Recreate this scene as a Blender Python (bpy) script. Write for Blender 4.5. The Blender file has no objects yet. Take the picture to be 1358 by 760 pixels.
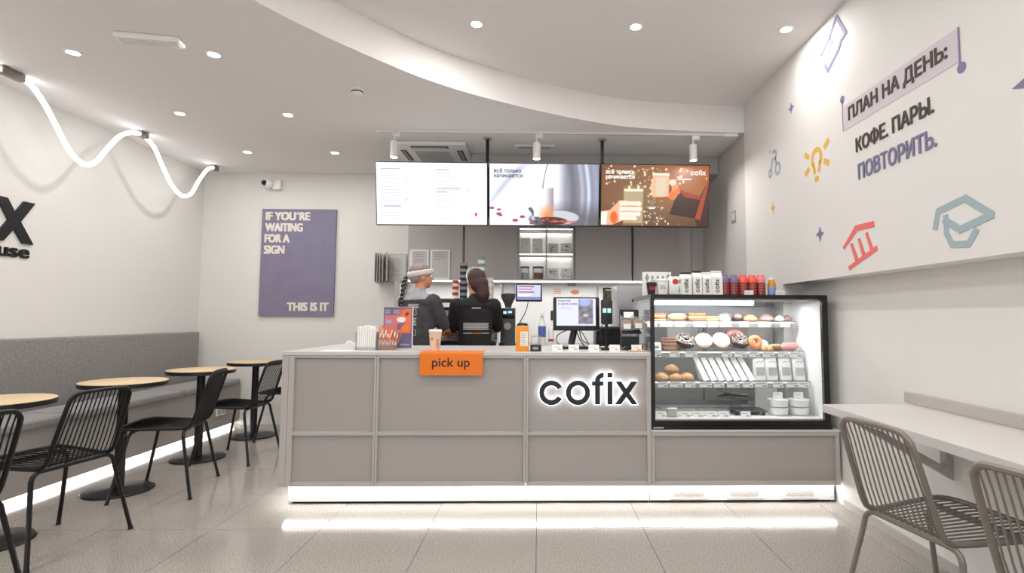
import bpy, bmesh, math, random
import numpy as np
from mathutils import Vector, Matrix
C = bpy.context.scene.collection
R = random.Random(7)
PI = math.pi

# ------------------------------------------------------------------ camera
cam_d = bpy.data.cameras.new('camera'); cam = bpy.data.objects.new('camera', cam_d); C.objects.link(cam)
YAW, PITCH, ROLL, EYE = 0.023418, 0.069325, 0.0040835, 1.1776
cy, sy, cp, sp = math.cos(YAW), math.sin(YAW), math.cos(PITCH), math.sin(PITCH)
fwd = Vector((sy*cp, cy*cp, sp)); r0 = Vector((cy, -sy, 0)); u0 = r0.cross(fwd)
rt = math.cos(ROLL)*r0 + math.sin(ROLL)*u0; up = -math.sin(ROLL)*r0 + math.cos(ROLL)*u0
cam.matrix_world = Matrix.Translation((0, 0, EYE)) @ Matrix((rt, up, -fwd)).transposed().to_4x4()
cam_d.sensor_width = 36; cam_d.lens = 36*726.9/1358
cam_d.shift_x = (679-731.3)/1358; cam_d.shift_y = (371.3-380)/1358
cam_d.clip_start = 0.02
bpy.context.scene.camera = cam
vs = bpy.context.scene.view_settings
vs.view_transform = 'Standard'; vs.look = 'None'; vs.gamma = 1; vs.use_curve_mapping = False
vs.exposure = 0.0

# ------------------------------------------------------------------ daylight through the open shop front behind the camera
w = bpy.data.worlds.new('world'); bpy.context.scene.world = w; w.use_nodes = True
bg = w.node_tree.nodes['Background']; bg.inputs[0].default_value = (0.93, 0.96, 1.0, 1); bg.inputs[1].default_value = 1.5

DOWN_W, HIGH_W = 5.2, 6.3        # downlight power (W)

# ------------------------------------------------------------------ helpers
def srgb(c):
    if isinstance(c, str):
        c = tuple(int(c[i:i+2], 16)/255 for i in (0, 2, 4))
    return tuple(x/12.92 if x <= 0.04045 else ((x+0.055)/1.055)**2.4 for x in c)

MATS = {}
def mat(name, col, rough=0.5, metal=0.0, noise=0.0, scale=40.0, bump=0.0, emit=None, estr=1.0, coat=0.0, spec=0.5, trans=0.0, alpha=1.0, stretch=None, sheen=0.0):
    m = bpy.data.materials.new(name); m.use_nodes = True; MATS[name] = m
    nt = m.node_tree; p = nt.nodes['Principled BSDF']
    c = srgb(col); p.inputs['Base Color'].default_value = (*c, 1)
    p.inputs['Roughness'].default_value = rough; p.inputs['Metallic'].default_value = metal
    p.inputs['Coat Weight'].default_value = coat; p.inputs['Specular IOR Level'].default_value = spec
    p.inputs['Sheen Weight'].default_value = sheen
    if trans: p.inputs['Transmission Weight'].default_value = trans
    if emit is not None:
        p.inputs['Emission Color'].default_value = (*srgb(emit), 1); p.inputs['Emission Strength'].default_value = estr
    if noise or bump:
        tc = nt.nodes.new('ShaderNodeTexCoord'); n = nt.nodes.new('ShaderNodeTexNoise')
        n.inputs['Scale'].default_value = scale; n.inputs['Detail'].default_value = 4
        src = tc.outputs['Object']
        if stretch:
            mp = nt.nodes.new('ShaderNodeMapping'); mp.inputs['Scale'].default_value = stretch
            nt.links.new(src, mp.inputs['Vector']); src = mp.outputs[0]
        nt.links.new(src, n.inputs['Vector'])
        if noise:
            r = nt.nodes.new('ShaderNodeValToRGB')
            r.color_ramp.elements[0].position = 0.3; r.color_ramp.elements[1].position = 0.7
            r.color_ramp.elements[0].color = (*[x*(1-noise) for x in c], 1)
            r.color_ramp.elements[1].color = (*[min(1, x*(1+noise)) for x in c], 1)
            nt.links.new(n.outputs['Fac'], r.inputs['Fac']); nt.links.new(r.outputs[0], p.inputs['Base Color'])
        if bump:
            b = nt.nodes.new('ShaderNodeBump'); b.inputs['Strength'].default_value = bump; b.inputs['Distance'].default_value = 0.004
            nt.links.new(n.outputs['Fac'], b.inputs['Height']); nt.links.new(b.outputs[0], p.inputs['Normal'])
    return m

def emis(name, col, strength):
    m = bpy.data.materials.new(name); m.use_nodes = True; MATS[name] = m
    nt = m.node_tree; nt.nodes.clear(); e = nt.nodes.new('ShaderNodeEmission'); o = nt.nodes.new('ShaderNodeOutputMaterial')
    e.inputs[0].default_value = (*srgb(col), 1); e.inputs[1].default_value = strength
    nt.links.new(e.outputs[0], o.inputs[0]); return m

def glassy(name, tint='ffffff', refl=1.0, rough=0.02, haze=0.0):
    m = bpy.data.materials.new(name); m.use_nodes = True; MATS[name] = m
    nt = m.node_tree; nt.nodes.clear(); N = nt.nodes.new
    t = N('ShaderNodeBsdfTransparent'); g = N('ShaderNodeBsdfGlossy'); f = N('ShaderNodeFresnel'); x = N('ShaderNodeMixShader'); o = N('ShaderNodeOutputMaterial')
    t.inputs[0].default_value = (*srgb(tint), 1); g.inputs['Roughness'].default_value = rough; f.inputs[0].default_value = 1.45
    if refl != 1.0:
        mm = N('ShaderNodeMath'); mm.operation = 'MULTIPLY'; mm.inputs[1].default_value = refl
        nt.links.new(f.outputs[0], mm.inputs[0]); nt.links.new(mm.outputs[0], x.inputs[0])
    else: nt.links.new(f.outputs[0], x.inputs[0])
    nt.links.new(t.outputs[0], x.inputs[1]); nt.links.new(g.outputs[0], x.inputs[2])
    out = x.outputs[0]
    if haze:
        d = N('ShaderNodeBsdfDiffuse'); d.inputs[0].default_value = (*srgb(tint), 1); y = N('ShaderNodeMixShader'); y.inputs[0].default_value = haze
        nt.links.new(out, y.inputs[1]); nt.links.new(d.outputs[0], y.inputs[2]); out = y.outputs[0]
    nt.links.new(out, o.inputs[0]); return m

def painted(name, attr='paint', emit=0.0, rough=0.5):
    m = bpy.data.materials.new(name); m.use_nodes = True; MATS[name] = m
    nt = m.node_tree; p = nt.nodes['Principled BSDF']; a = nt.nodes.new('ShaderNodeAttribute'); a.attribute_name = attr
    p.inputs['Roughness'].default_value = rough
    if emit:
        nt.links.new(a.outputs['Color'], p.inputs['Emission Color']); p.inputs['Emission Strength'].default_value = emit
        p.inputs['Base Color'].default_value = (0.01, 0.01, 0.01, 1)
    else: nt.links.new(a.outputs['Color'], p.inputs['Base Color'])
    return m

class MB:
    def __init__(s): s.v = []; s.f = []; s.m = []; s.sm = []
    def add(s, v, f, mi=0, smooth=False):
        b = len(s.v); s.v += [tuple(p) for p in v]
        for q in f: s.f.append(tuple(i+b for i in q)); s.m.append(mi); s.sm.append(smooth)
        return s
    def box(s, x0, y0, z0, x1, y1, z1, mi=0, M=None):
        x0, x1 = min(x0, x1), max(x0, x1); y0, y1 = min(y0, y1), max(y0, y1); z0, z1 = min(z0, z1), max(z0, z1)
        v = [(x0,y0,z0),(x1,y0,z0),(x1,y1,z0),(x0,y1,z0),(x0,y0,z1),(x1,y0,z1),(x1,y1,z1),(x0,y1,z1)]
        if M: v = [M @ Vector(p) for p in v]
        return s.add(v, [(0,3,2,1),(4,5,6,7),(0,1,5,4),(1,2,6,5),(2,3,7,6),(3,0,4,7)], mi)
    def rbox(s, x0, y0, z0, x1, y1, z1, r, mi=0, M=None, seg=2):
        # box with rounded edges on every side
        bm = bmesh.new(); bmesh.ops.create_cube(bm, size=1)
        for v in bm.verts: v.co = Vector(((x0+x1)/2+v.co.x*(x1-x0), (y0+y1)/2+v.co.y*(y1-y0), (z0+z1)/2+v.co.z*(z1-z0)))
        bmesh.ops.bevel(bm, geom=bm.edges[:], offset=r, segments=seg, affect='EDGES', profile=0.5)
        bm.verts.index_update()
        v = [(M @ p.co) if M else p.co.copy() for p in bm.verts]; f = [[q.index for q in g.verts] for g in bm.faces]; bm.free()
        return s.add(v, f, mi, True)
    def lathe(s, prof, c=(0,0,0), n=24, mi=0, axis='Z', smooth=True, cap=True, M=None):
        v = []; f = []; k = len(prof)
        for i in range(n):
            a = 2*PI*i/n
            for r, z in prof:
                p = (r*math.cos(a), r*math.sin(a), z)
                if axis == 'Y': p = (p[0], p[2], p[1])
                elif axis == 'X': p = (p[2], p[0], p[1])
                if M: p = M @ Vector(p)
                v.append((p[0]+c[0], p[1]+c[1], p[2]+c[2]))
        for i in range(n):
            j = (i+1) % n
            for q in range(k-1): f.append((i*k+q, j*k+q, j*k+q+1, i*k+q+1))
        s.add(v, f, mi, smooth)
        if cap:
            b = len(s.v)-len(v)
            for q, rev in ((0, True), (k-1, False)):
                if prof[q][0] > 1e-6:
                    l = [b+i*k+q for i in range(n)]
                    s.f.append(tuple(reversed(l)) if rev else tuple(l)); s.m.append(mi); s.sm.append(False)
        return s
    def cyl(s, c, r, h, n=20, mi=0, axis='Z', r2=None, M=None):
        return s.lathe([(r, 0), (r if r2 is None else r2, h)], c, n, mi, axis, True, True, M)
    def ball(s, c, rx, ry=None, rz=None, n=16, m=10, mi=0, M=None):
        ry = rx if ry is None else ry; rz = rx if rz is None else rz
        v = [(0,0,rz)]; f = []
        for j in range(1, m):
            t = PI*j/m
            for i in range(n):
                a = 2*PI*i/n; v.append((rx*math.sin(t)*math.cos(a), ry*math.sin(t)*math.sin(a), rz*math.cos(t)))
        v.append((0,0,-rz)); L = len(v)-1
        for i in range(n):
            k = (i+1) % n; f.append((0, 1+i, 1+k)); f.append((L, L-n+k, L-n+i))
            for j in range(m-2): f.append((1+j*n+i, 1+(j+1)*n+i, 1+(j+1)*n+k, 1+j*n+k))
        if M: v = [M @ Vector(p) for p in v]
        return s.add([(p[0]+c[0], p[1]+c[1], p[2]+c[2]) for p in v], f, mi, True)
    def torus(s, c, Rm, r, n=20, m=10, mi=0, M=None, sz=1.0):
        v = []; f = []
        for i in range(n):
            a = 2*PI*i/n
            for j in range(m):
                b = 2*PI*j/m; p = Vector(((Rm+r*math.cos(b))*math.cos(a), (Rm+r*math.cos(b))*math.sin(a), r*math.sin(b)*sz))
                if M: p = M @ p
                v.append((p[0]+c[0], p[1]+c[1], p[2]+c[2]))
        for i in range(n):
            for j in range(m):
                f.append((i*m+j, ((i+1)%n)*m+j, ((i+1)%n)*m+(j+1)%m, i*m+(j+1)%m))
        return s.add(v, f, mi, True)
    def tube(s, pts, r, n=8, mi=0, closed=False, flat=1.0):
        P = [Vector(p) for p in pts]; k = len(P); v = []; f = []
        T = []
        for i in range(k):
            if closed: t = P[(i+1)%k]-P[i-1]
            else: t = P[min(i+1, k-1)]-P[max(i-1, 0)]
            T.append(t.normalized())
        a = Vector((0,0,1)) if abs(T[0].z) < 0.9 else Vector((1,0,0))
        nrm = (a - a.dot(T[0])*T[0]).normalized()
        rr = r if hasattr(r, '__len__') else [r]*k
        for i in range(k):
            nrm = (nrm - nrm.dot(T[i])*T[i]).normalized(); bn = T[i].cross(nrm)
            for j in range(n):
                b = 2*PI*j/n; q = P[i]+rr[i]*(math.cos(b)*nrm*flat+math.sin(b)*bn); v.append(tuple(q))
        for i in range(k if closed else k-1):
            i2 = (i+1) % k
            for j in range(n): f.append((i*n+j, i*n+(j+1)%n, i2*n+(j+1)%n, i2*n+j))
        if not closed: f.append(tuple(reversed(range(n)))); f.append(tuple(range((k-1)*n, k*n)))
        return s.add(v, f, mi, True)
    def prism(s, poly, o, u, v, d, mi=0):
        # 2D outline in plane (o,u,v), extruded by vector d; outline counter-clockwise seen from +d
        o, u, v, d = Vector(o), Vector(u), Vector(v), Vector(d); n = len(poly)
        a = [o+u*p[0]+v*p[1] for p in poly]; b = [p+d for p in a]
        return s.add(a+b, [tuple(reversed(range(n))), tuple(range(n, 2*n))]+[(i, (i+1)%n, n+(i+1)%n, n+i) for i in range(n)], mi)
    def ring(s, c, r0, r1, o, u, v, d, mi=0, n=40, a0=0, a1=2*PI):
        # flat ring or arc in plane, extruded
        o, u, v, d = Vector(o), Vector(u), Vector(v), Vector(d); full = abs(a1-a0-2*PI) < 1e-6; k = n if full else n+1
        V = []; F = []
        for i in range(k):
            a = a0+(a1-a0)*i/n
            for r in (r0, r1):
                p = o+u*(c[0]+r*math.cos(a))+v*(c[1]+r*math.sin(a)); V += [p, p+d]
        for i in range(n):
            A = i*4; B = ((i+1) % k)*4
            F += [(A, B, B+2, A+2), (A+1, A+3, B+3, B+1), (A, A+1, B+1, B), (A+2, B+2, B+3, A+3)]
        if not full: F += [(0, 2, 3, 1), ((k-1)*4, (k-1)*4+1, (k-1)*4+3, (k-1)*4+2)]
        return s.add(V, F, mi)
    def build(s, name, mats, parent=None, origin=None, ang=0.6):
        me = bpy.data.meshes.new(name)
        off = Vector((0,0,0))
        p = parent
        while p is not None: off += p.location; p = p.parent
        loc = Vector(origin) if origin is not None else Vector((0,0,0))
        tot = off+loc
        me.from_pydata([(a-tot.x, b-tot.y, c-tot.z) for a, b, c in s.v], [], s.f)
        for m in (mats if isinstance(mats, (list, tuple)) else [mats]): me.materials.append(MATS[m] if isinstance(m, str) else m)
        me.polygons.foreach_set('material_index', s.m); me.polygons.foreach_set('use_smooth', s.sm)
        me.update()
        if any(s.sm): me.set_sharp_from_angle(angle=ang)
        o = bpy.data.objects.new(name, me); C.objects.link(o); o.location = loc
        if parent is not None: o.parent = parent
        return o

def tag(o, label, cat, group=None, kind=None):
    o['label'] = label; o['category'] = cat
    if group: o['group'] = group
    if kind: o['kind'] = kind
    return o
def thing(name, label, cat, loc=(0,0,0), group=None, kind=None):
    o = bpy.data.objects.new(name, None); C.objects.link(o); o.location = loc; o.empty_display_size = 0.1
    return tag(o, label, cat, group, kind)
def dup(o, parent=None):
    c = o.copy(); C.objects.link(c)
    if parent is not None: c.parent = parent
    for ch in list(o.children): dup(ch, c)
    return c
def bevel(o, w=0.003, seg=2):
    m = o.modifiers.new('bevel', 'BEVEL'); m.width = w; m.segments = seg; m.limit_method = 'ANGLE'; m.angle_limit = 0.7; return o
ORD = ['first','second','third','fourth','fifth','sixth','seventh','eighth','ninth','tenth','eleventh','twelfth']

GLY = {}
def outline(s, spacing, lines):
    cu = bpy.data.curves.new('tmp', 'FONT'); cu.body = s; cu.space_character = spacing; cu.space_line = lines; cu.fill_mode = 'NONE'; cu.resolution_u = 4
    o = bpy.data.objects.new('tmp', cu); C.objects.link(o)
    dg = bpy.context.evaluated_depsgraph_get(); me = bpy.data.meshes.new_from_object(o.evaluated_get(dg))
    V = [(v.co.x, v.co.y) for v in me.vertices]; E = [tuple(e.vertices) for e in me.edges]
    bpy.data.objects.remove(o); bpy.data.curves.remove(cu); bpy.data.meshes.remove(me); return V, E
def text_chars(s, spacing=1.0, extrude=0.0, lines=1.0):
    # one (verts, faces) pair per printed character; outlines filled by winding number
    from mathutils.geometry import delaunay_2d_cdt
    key = (s, spacing, extrude, lines)
    if key in GLY: return GLY[key]
    out = []; n0 = 0
    for i in range(len(s)):
        if s[i] in ' \n': continue
        V, E = outline(s[:i+1], spacing, lines); P = V[n0:]; Ed = [(a-n0, b-n0) for a, b in E if a >= n0 and b >= n0]; n0 = len(V)
        if not P: continue
        # orient each closed contour by walking its edges
        nb = {}
        for a, b in Ed: nb.setdefault(a, []).append(b); nb.setdefault(b, []).append(a)
        seen = set(); loops = []
        for st in range(len(P)):
            if st in seen or st not in nb: continue
            L = [st]; seen.add(st); nxt = st+1 if st+1 in nb[st] else nb[st][0]
            while nxt not in seen:
                L.append(nxt); seen.add(nxt); c = [q for q in nb[nxt] if q not in seen]
                if not c: break
                nxt = c[0]
            loops.append(L)
        def wind(x, y):
            w_ = 0
            for L in loops:
                for q in range(len(L)):
                    x1, y1 = P[L[q]]; x2, y2 = P[L[(q+1) % len(L)]]
                    if (y1 <= y) != (y2 <= y) and (x2-x1)*(y-y1)/(y2-y1)+x1 > x: w_ += 1 if y2 > y1 else -1
            return w_
        r = delaunay_2d_cdt([Vector(p) for p in P], Ed, [], 0, 1e-6); W = [tuple(v) for v in r[0]]
        Fs = [tuple(f) for f in r[2] if wind(sum(W[k][0] for k in f)/3, sum(W[k][1] for k in f)/3) != 0]
        n = len(W)
        if extrude:
            VV = [(x, y, 0.0) for x, y in W]+[(x, y, 1.0) for x, y in W]; cnt = {}
            for f in Fs:
                for q in range(3): e = (f[q], f[(q+1) % 3]); cnt[e] = 1
            FF = [tuple(reversed(f)) for f in Fs]+[tuple(k+n for k in f) for f in Fs]+[(a, b, b+n, a+n) for a, b in cnt if (b, a) not in cnt]
        else: VV = [(x, y, 0.0) for x, y in W]; FF = Fs
        used = sorted({k for f in FF for k in f}); mp = {k: q for q, k in enumerate(used)}
        out.append(([VV[k] for k in used], [tuple(mp[k] for k in f) for f in FF]))
    GLY[key] = out
    return out
def text_fit(s, o, u, v, w, h, d=0.0, bold=0.0, spacing=1.0, lines=1.0):
    # text fitted to a w x h box whose lower-left is o; u = reading direction, v = up; d = thickness along u x v; bold = stroke growth (m)
    ch = text_chars(s, spacing, 0.5 if d else 0.0, lines)
    xs = [p[0] for V, F in ch for p in V]; ys = [p[1] for V, F in ch for p in V]
    w -= 2*bold; h = h-1.2*bold if h else h
    sx = w/(max(xs)-min(xs)); sy_ = (h/(max(ys)-min(ys))) if h else sx
    zs_ = [p[2] for V, F in ch for p in V]; z0 = min(zs_); zr = max(max(zs_)-z0, 1e-6)
    u, v = Vector(u), Vector(v); n = u.cross(v); out = []; o = Vector(o)+u*bold+v*bold*0.6
    sh = [(0, 0, 0)] if not bold else [(bold*a, bold*0.6*b, q*0.00022) for q, (a, b) in enumerate(((-1,-1),(1,-1),(1,1),(-1,1),(0,0)))]
    for V, F in ch:
        mb = MB()
        for a, b, q in sh: mb.add([o+u*((p[0]-min(xs))*sx+a)+v*((p[1]-min(ys))*sy_+b)+n*(q+((p[2]-z0)/zr*d if d else 0)) for p in V], F)
        out.append(mb)
    return out
def text(mb, s, o, u, v, w, h, d=0.0, mi=0, bold=0.0, spacing=1.0, lines=1.0):
    for c in text_fit(s, o, u, v, w, h, d, bold, spacing, lines): mb.add(c.v, c.f, mi)
    return mb
def letters(s, m, parent, o, u, v, w, h, d=0.0, bold=0.0, spacing=1.0):
    for c in text_fit(s, o, u, v, w, h, d, bold, spacing): c.build('letter', m, parent)

def cofix(mb, o, u, v, S, d, mi=0, grow=0.0, letters='cofix', seg=32):
    # geometric wordmark; S = scale (1 = 0.622 m wide), strokes grown by 'grow' for the lit edge
    o, u, v = Vector(o), Vector(u).normalized()*S, Vector(v).normalized()*S; d = Vector(d); g = grow; hw = 0.0165
    if 'c' in letters: mb.ring((0.077, 0.073), 0.044-g, 0.077+g, o, u, v, d, mi, seg, 0.50-g*8, 2*PI-0.50+g*8)
    if 'o' in letters: mb.ring((0.2445, 0.073), 0.044-g, 0.077+g, o, u, v, d, mi, seg)
    if 'f' in letters:
        x = 0.368
        P = [(x-hw-g, -g), (x+hw+g, -g), (x+hw+g, 0.152)]
        for i in range(7):
            a = PI-(PI/2)*i/6; P.append((x+0.040+(0.0235-g)*math.cos(a), 0.152+(0.0165-g)*math.sin(a)))
        P += [(x+0.040+g, 0.1685-g), (x+0.040+g, 0.198+g)]
        for i in range(9):
            a = PI/2+(PI/2)*i/8; P.append((x+0.036+(0.0525+g)*math.cos(a), 0.148+(0.050+g)*math.sin(a)))
        mb.prism(P, o, u, v, d, mi)
        mb.prism([(x-0.036-g, 0.116-g), (x-hw-g, 0.116-g), (x-hw-g, 0.144+g), (x-0.036-g, 0.144+g)], o, u, v, d, mi); mb.prism([(x+hw+g, 0.116-g), (x+0.038+g, 0.116-g), (x+0.038+g, 0.144+g), (x+hw+g, 0.144+g)], o, u, v, d, mi)
    if 'i' in letters:
        for y0, y1 in ((0, 0.144), (0.168, 0.198)):
            mb.prism([(0.446-hw-g, y0-g), (0.446+hw+g, y0-g), (0.446+hw+g, y1+g), (0.446-hw-g, y1+g)], o, u, v, d, mi)
    if 'x' in letters:
        x = 0.4765; W = 0.146
        mb.prism([(x-g, -g), (x+0.039+g, -g), (x+W/2, 0.046-g*2), (x+W-0.039-g, -g), (x+W+g*1.6, -g), (x+W/2+0.021+g, 0.072), (x+W-0.004+g*1.6, 0.144+g), (x+W-0.043-g, 0.144+g), (x+W/2, 0.099+g*2), (x+0.043+g, 0.144+g), (x+0.004-g*1.6, 0.144+g), (x+W/2-0.021-g, 0.072)], o, u, v, d, mi)
    return mb

def paint_grid(name, w, h, nx, ny, fn, mat_, M, parent=None):
    # vertex-painted flat picture; fn(X,Y)->(ny,nx,3) sRGB; X,Y in 0..1 (Y down); M maps (x,0,z) of a w x h sheet centred on 0
    X, Y = np.meshgrid(np.linspace(0, 1, nx), np.linspace(0, 1, ny)); col = np.clip(fn(X, Y), 0, 1)
    lin = np.where(col <= 0.04045, col/12.92, ((col+0.055)/1.055)**2.4)
    V = np.stack([(X-0.5)*w, np.zeros_like(X), (0.5-Y)*h], -1).reshape(-1, 3)
    A = np.array(M.to_3x3()); V = V @ A.T + np.array(M.translation)
    off = Vector((0,0,0)); p = parent
    while p is not None: off += p.location; p = p.parent
    V -= np.array(off)
    i = (np.arange(ny-1)[:, None]*nx+np.arange(nx-1)[None]).ravel()
    F = np.stack([i, i+nx, i+nx+1, i+1], 1)
    me = bpy.data.meshes.new(name); me.vertices.add(len(V)); me.vertices.foreach_set('co', V.ravel())
    me.loops.add(F.size); me.loops.foreach_set('vertex_index', F.ravel()); me.polygons.add(len(F)); me.polygons.foreach_set('loop_start', np.arange(0, F.size, 4))
    me.update(calc_edges=True)
    a = me.color_attributes.new('paint', 'FLOAT_COLOR', 'POINT'); a.data.foreach_set('color', np.concatenate([lin.reshape(-1, 3), np.ones((nx*ny, 1))], 1).ravel())
    me.materials.append(MATS[mat_]); o = bpy.data.objects.new(name, me); C.objects.link(o)
    if parent is not None: o.parent = parent
    return o
def c3(h): return np.array([int(h[i:i+2], 16)/255 for i in (0, 2, 4)])
def lay(img, mask, colr): m = np.clip(mask, 0, 1)[..., None]; return img*(1-m)+np.asarray(colr)*m
def soft(d, e): return np.clip(0.5-d/e, 0, 1)
def m_ell(X, Y, cx, cy_, rx, ry, e=0.15): return soft(np.sqrt(((X-cx)/rx)**2+((Y-cy_)/ry)**2)-1, e)
def m_rect(X, Y, x0, y0, x1, y1, e=0.01): return soft(np.maximum(np.maximum(x0-X, X-x1), np.maximum(y0-Y, Y-y1)), e)
def m_poly(X, Y, P):
    ins = np.zeros(X.shape, bool); n = len(P)
    for i in range(n):
        x1, y1 = P[i]; x2, y2 = P[(i+1) % n]
        if y1 == y2: continue
        c = ((y1 > Y) != (y2 > Y)) & (X < (x2-x1)*(Y-y1)/(y2-y1)+x1); ins ^= c
    return ins.astype(float)
def T(x=0, y=0, z=0): return Matrix.Translation((x, y, z))
def RX(a): return Matrix.Rotation(a, 4, 'X')
def RY(a): return Matrix.Rotation(a, 4, 'Y')
def RZ(a): return Matrix.Rotation(a, 4, 'Z')

# ------------------------------------------------------------------ materials
mat('ceiling_paint', 'eeeae7', 0.9, bump=0.05, scale=80, noise=0.015)
mat('wall_paint', 'e4e1dc', 0.9, bump=0.06, scale=120, noise=0.015)
mat('vinyl_white', 'e0ddd9', 0.75, noise=0.01, scale=3)
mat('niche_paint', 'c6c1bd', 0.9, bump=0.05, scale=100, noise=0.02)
mat('counter_grey', 'b8b2ad', 0.5, noise=0.02, scale=300, bump=0.02)
mat('counter_panel', 'a9a39e', 0.55, noise=0.03, scale=400, bump=0.03)
mat('worktop', 'cfcbc8', 0.35, noise=0.02, scale=200)
mat('plinth_white', 'eeeae6', 0.4)
mat('cabinet_grey', 'bcb6b2', 0.5, noise=0.02, scale=100)
mat('cabinet_edge', 'b5b0ab', 0.5)
mat('black_metal', '121111', 0.38, metal=0.3, noise=0.1, scale=60)
mat('black_plastic', '161616', 0.35)
mat('black_case', '0e0d0d', 0.3)
mat('dark_gap', '161310', 0.8)
mat('grey_metal', '7c746d', 0.38, metal=0.1, noise=0.04, scale=60)
mat('white_metal', 'e8e6e3', 0.4)
mat('white_plastic', 'f2f1ef', 0.35)
mat('steel', 'b9babb', 0.28, metal=0.9, noise=0.06, scale=30, stretch=(1, 1, 20))
mat('steel_soft', 'a9aaac', 0.4, metal=0.4, noise=0.04, scale=30, stretch=(1, 1, 20))
mat('chrome', 'd6d6d6', 0.12, metal=1.0)
mat('nickel', '8d8580', 0.3, metal=0.8)
mat('bench_fabric', '8a8684', 0.95, noise=0.16, scale=70, bump=0.5, sheen=0.3)
mat('bench_fabric2', '827e7c', 0.95, noise=0.2, scale=55, bump=0.5, sheen=0.3)
mat('bench_panel', 'a39d97', 0.55, noise=0.02, scale=200)
mat('orange', 'f07a08', 0.45, noise=0.02, scale=60)
mat('orange_box', 'f2981f', 0.5, noise=0.02, scale=60)
mat('dark_text', '2a1008', 0.5)
mat('white_paper', 'f4f2ee', 0.7)
mat('print_grey', '9c9a98', 0.7)
mat('poster_violet', '827c94', 0.7, noise=0.05, scale=6)
mat('poster_side', '5f5a72', 0.7)
mat('poster_text', 'e9e0d4', 0.7)
mat('g_violet', '7b7799', 0.7); mat('g_lilac', 'cfc3c9', 0.7); mat('g_brown', '4a3c36', 0.7); mat('g_yellow', 'e3b04b', 0.7)
mat('g_red', 'e8706c', 0.7); mat('g_blue', '9fb0b5', 0.7)
mat('skin', 'c98d6b', 0.55, noise=0.04, scale=40)
mat('shirt_black', '1c1a1b', 0.85, noise=0.15, scale=30, bump=0.3)
mat('shirt_char', '413d40', 0.85, noise=0.2, scale=25, bump=0.4)
mat('shoulder_grey', 'a3a2a8', 0.85, noise=0.15, scale=25, bump=0.3)
mat('trousers', '26262a', 0.9, noise=0.1, scale=50)
mat('hair_brown', '3a201a', 0.6, noise=0.35, scale=60, bump=0.8, stretch=(3, 3, 0.6))
mat('hair_dark', '2a2220', 0.6, noise=0.4, scale=60, bump=0.8)
mat('band_grey', 'cfc9c4', 0.9, noise=0.08, scale=60, bump=0.4)
mat('crown_mix', '8f807c', 0.9, noise=0.35, scale=40, bump=0.5)
mat('eye_white', 'eeeeee', 0.3)
mat('shoe', '202020', 0.6)
mat('lip', 'a8625a', 0.5)
mat('shirt_print', 'b9b7b5', 0.8); mat('shirt_orange', 'b0522c', 0.8)
mat('red_drink', '8a1620', 0.15, coat=0.5); mat('orange_cap', 'f0624a', 0.35); mat('pink_cap', 'ec7f8a', 0.35); mat('purple_cap', '7d7296', 0.35)
mat('amber_drink', 'c98f2e', 0.15, coat=0.5); mat('blue_label', '8fa3cf', 0.5)
mat('navy', '2c2a40', 0.5); mat('cream_cup', 'ead9c4', 0.55); mat('cup_print', 'c08e6a', 0.6); mat('green_print', '8aa79a', 0.6); mat('red_print', 'cc3a2a', 0.6)
mat('bread', 'c79c70', 0.7, noise=0.18, scale=50, bump=0.4); mat('bread_dark', '8f6243', 0.7, noise=0.25, scale=60, bump=0.5); mat('choc', '3d2a24', 0.4, noise=0.2, scale=60)
mat('icing_white', 'f3ece2', 0.35); mat('icing_pink', 'e79a98', 0.35); mat('icing_orange', 'e8895c', 0.35); mat('mauve', 'a98680', 0.5, noise=0.1, scale=60)
mat('sprinkle', 'e9e2d8', 0.5); mat('stick_orange', 'e47f4c', 0.5); mat('salad', '93a06a', 0.7, noise=0.4, scale=60, bump=0.5); mat('bean', '4a2c1e', 0.5, noise=0.3, scale=120, bump=0.8)
mat('liquid_blue', '5b74b8', 0.3); mat('brown_paper', 'c7a27c', 0.7, noise=0.1, scale=40)
mat('stone_tray', '5d5d60', 0.5)
glassy('glass', 'fbfdfc'); glassy('glass_soft', 'f4f6f6', 0.6, 0.05, 0.06); glassy('film', 'fafafa', 0.8, 0.15, 0.14); glassy('smoke_glass', 'b8bcc0', 1.0, 0.05, 0.05); glassy('case_glass', 'fcfdfd', 0.5)
emis('led', 'ffffff', 55.0); emis('led_bench', 'ffffff', 13.0); emis('led_case', 'f6fbff', 12.0); emis('led_shelf', 'f6fbff', 2.5); emis('led_cab', 'fffdf8', 5.0); emis('lens', 'fffaf2', 30.0); emis('neon', 'fdfdff', 4.5)
emis('halo', 'f4f8ff', 5.0); emis('spot_lens', 'fffaf0', 25.0)
emis('scr_white', 'fdfeff', 1.15); emis('scr_grey', 'c9cbd6', 1.0); emis('scr_lgrey', 'e6e7ee', 1.05); emis('scr_dark', '565a66', 0.9); emis('scr_red', 'e0444a', 1.0); emis('scr_green', '7fae9a', 1.0)
emis('scr_text', 'fffdf8', 1.3); emis('scr_cyan', 'bdf0ee', 1.2); emis('scr_slate', '3a3a5a', 1.0); emis('scr_crimson', 'a04060', 1.0)
painted('scr_paint', emit=1.15); painted('print_paint', rough=0.6)

# table top wood: fine straight grain
m = mat('table_wood', 'd9bf98', 0.5, noise=0.10, scale=6, stretch=(1.5, 22, 1))
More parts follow.
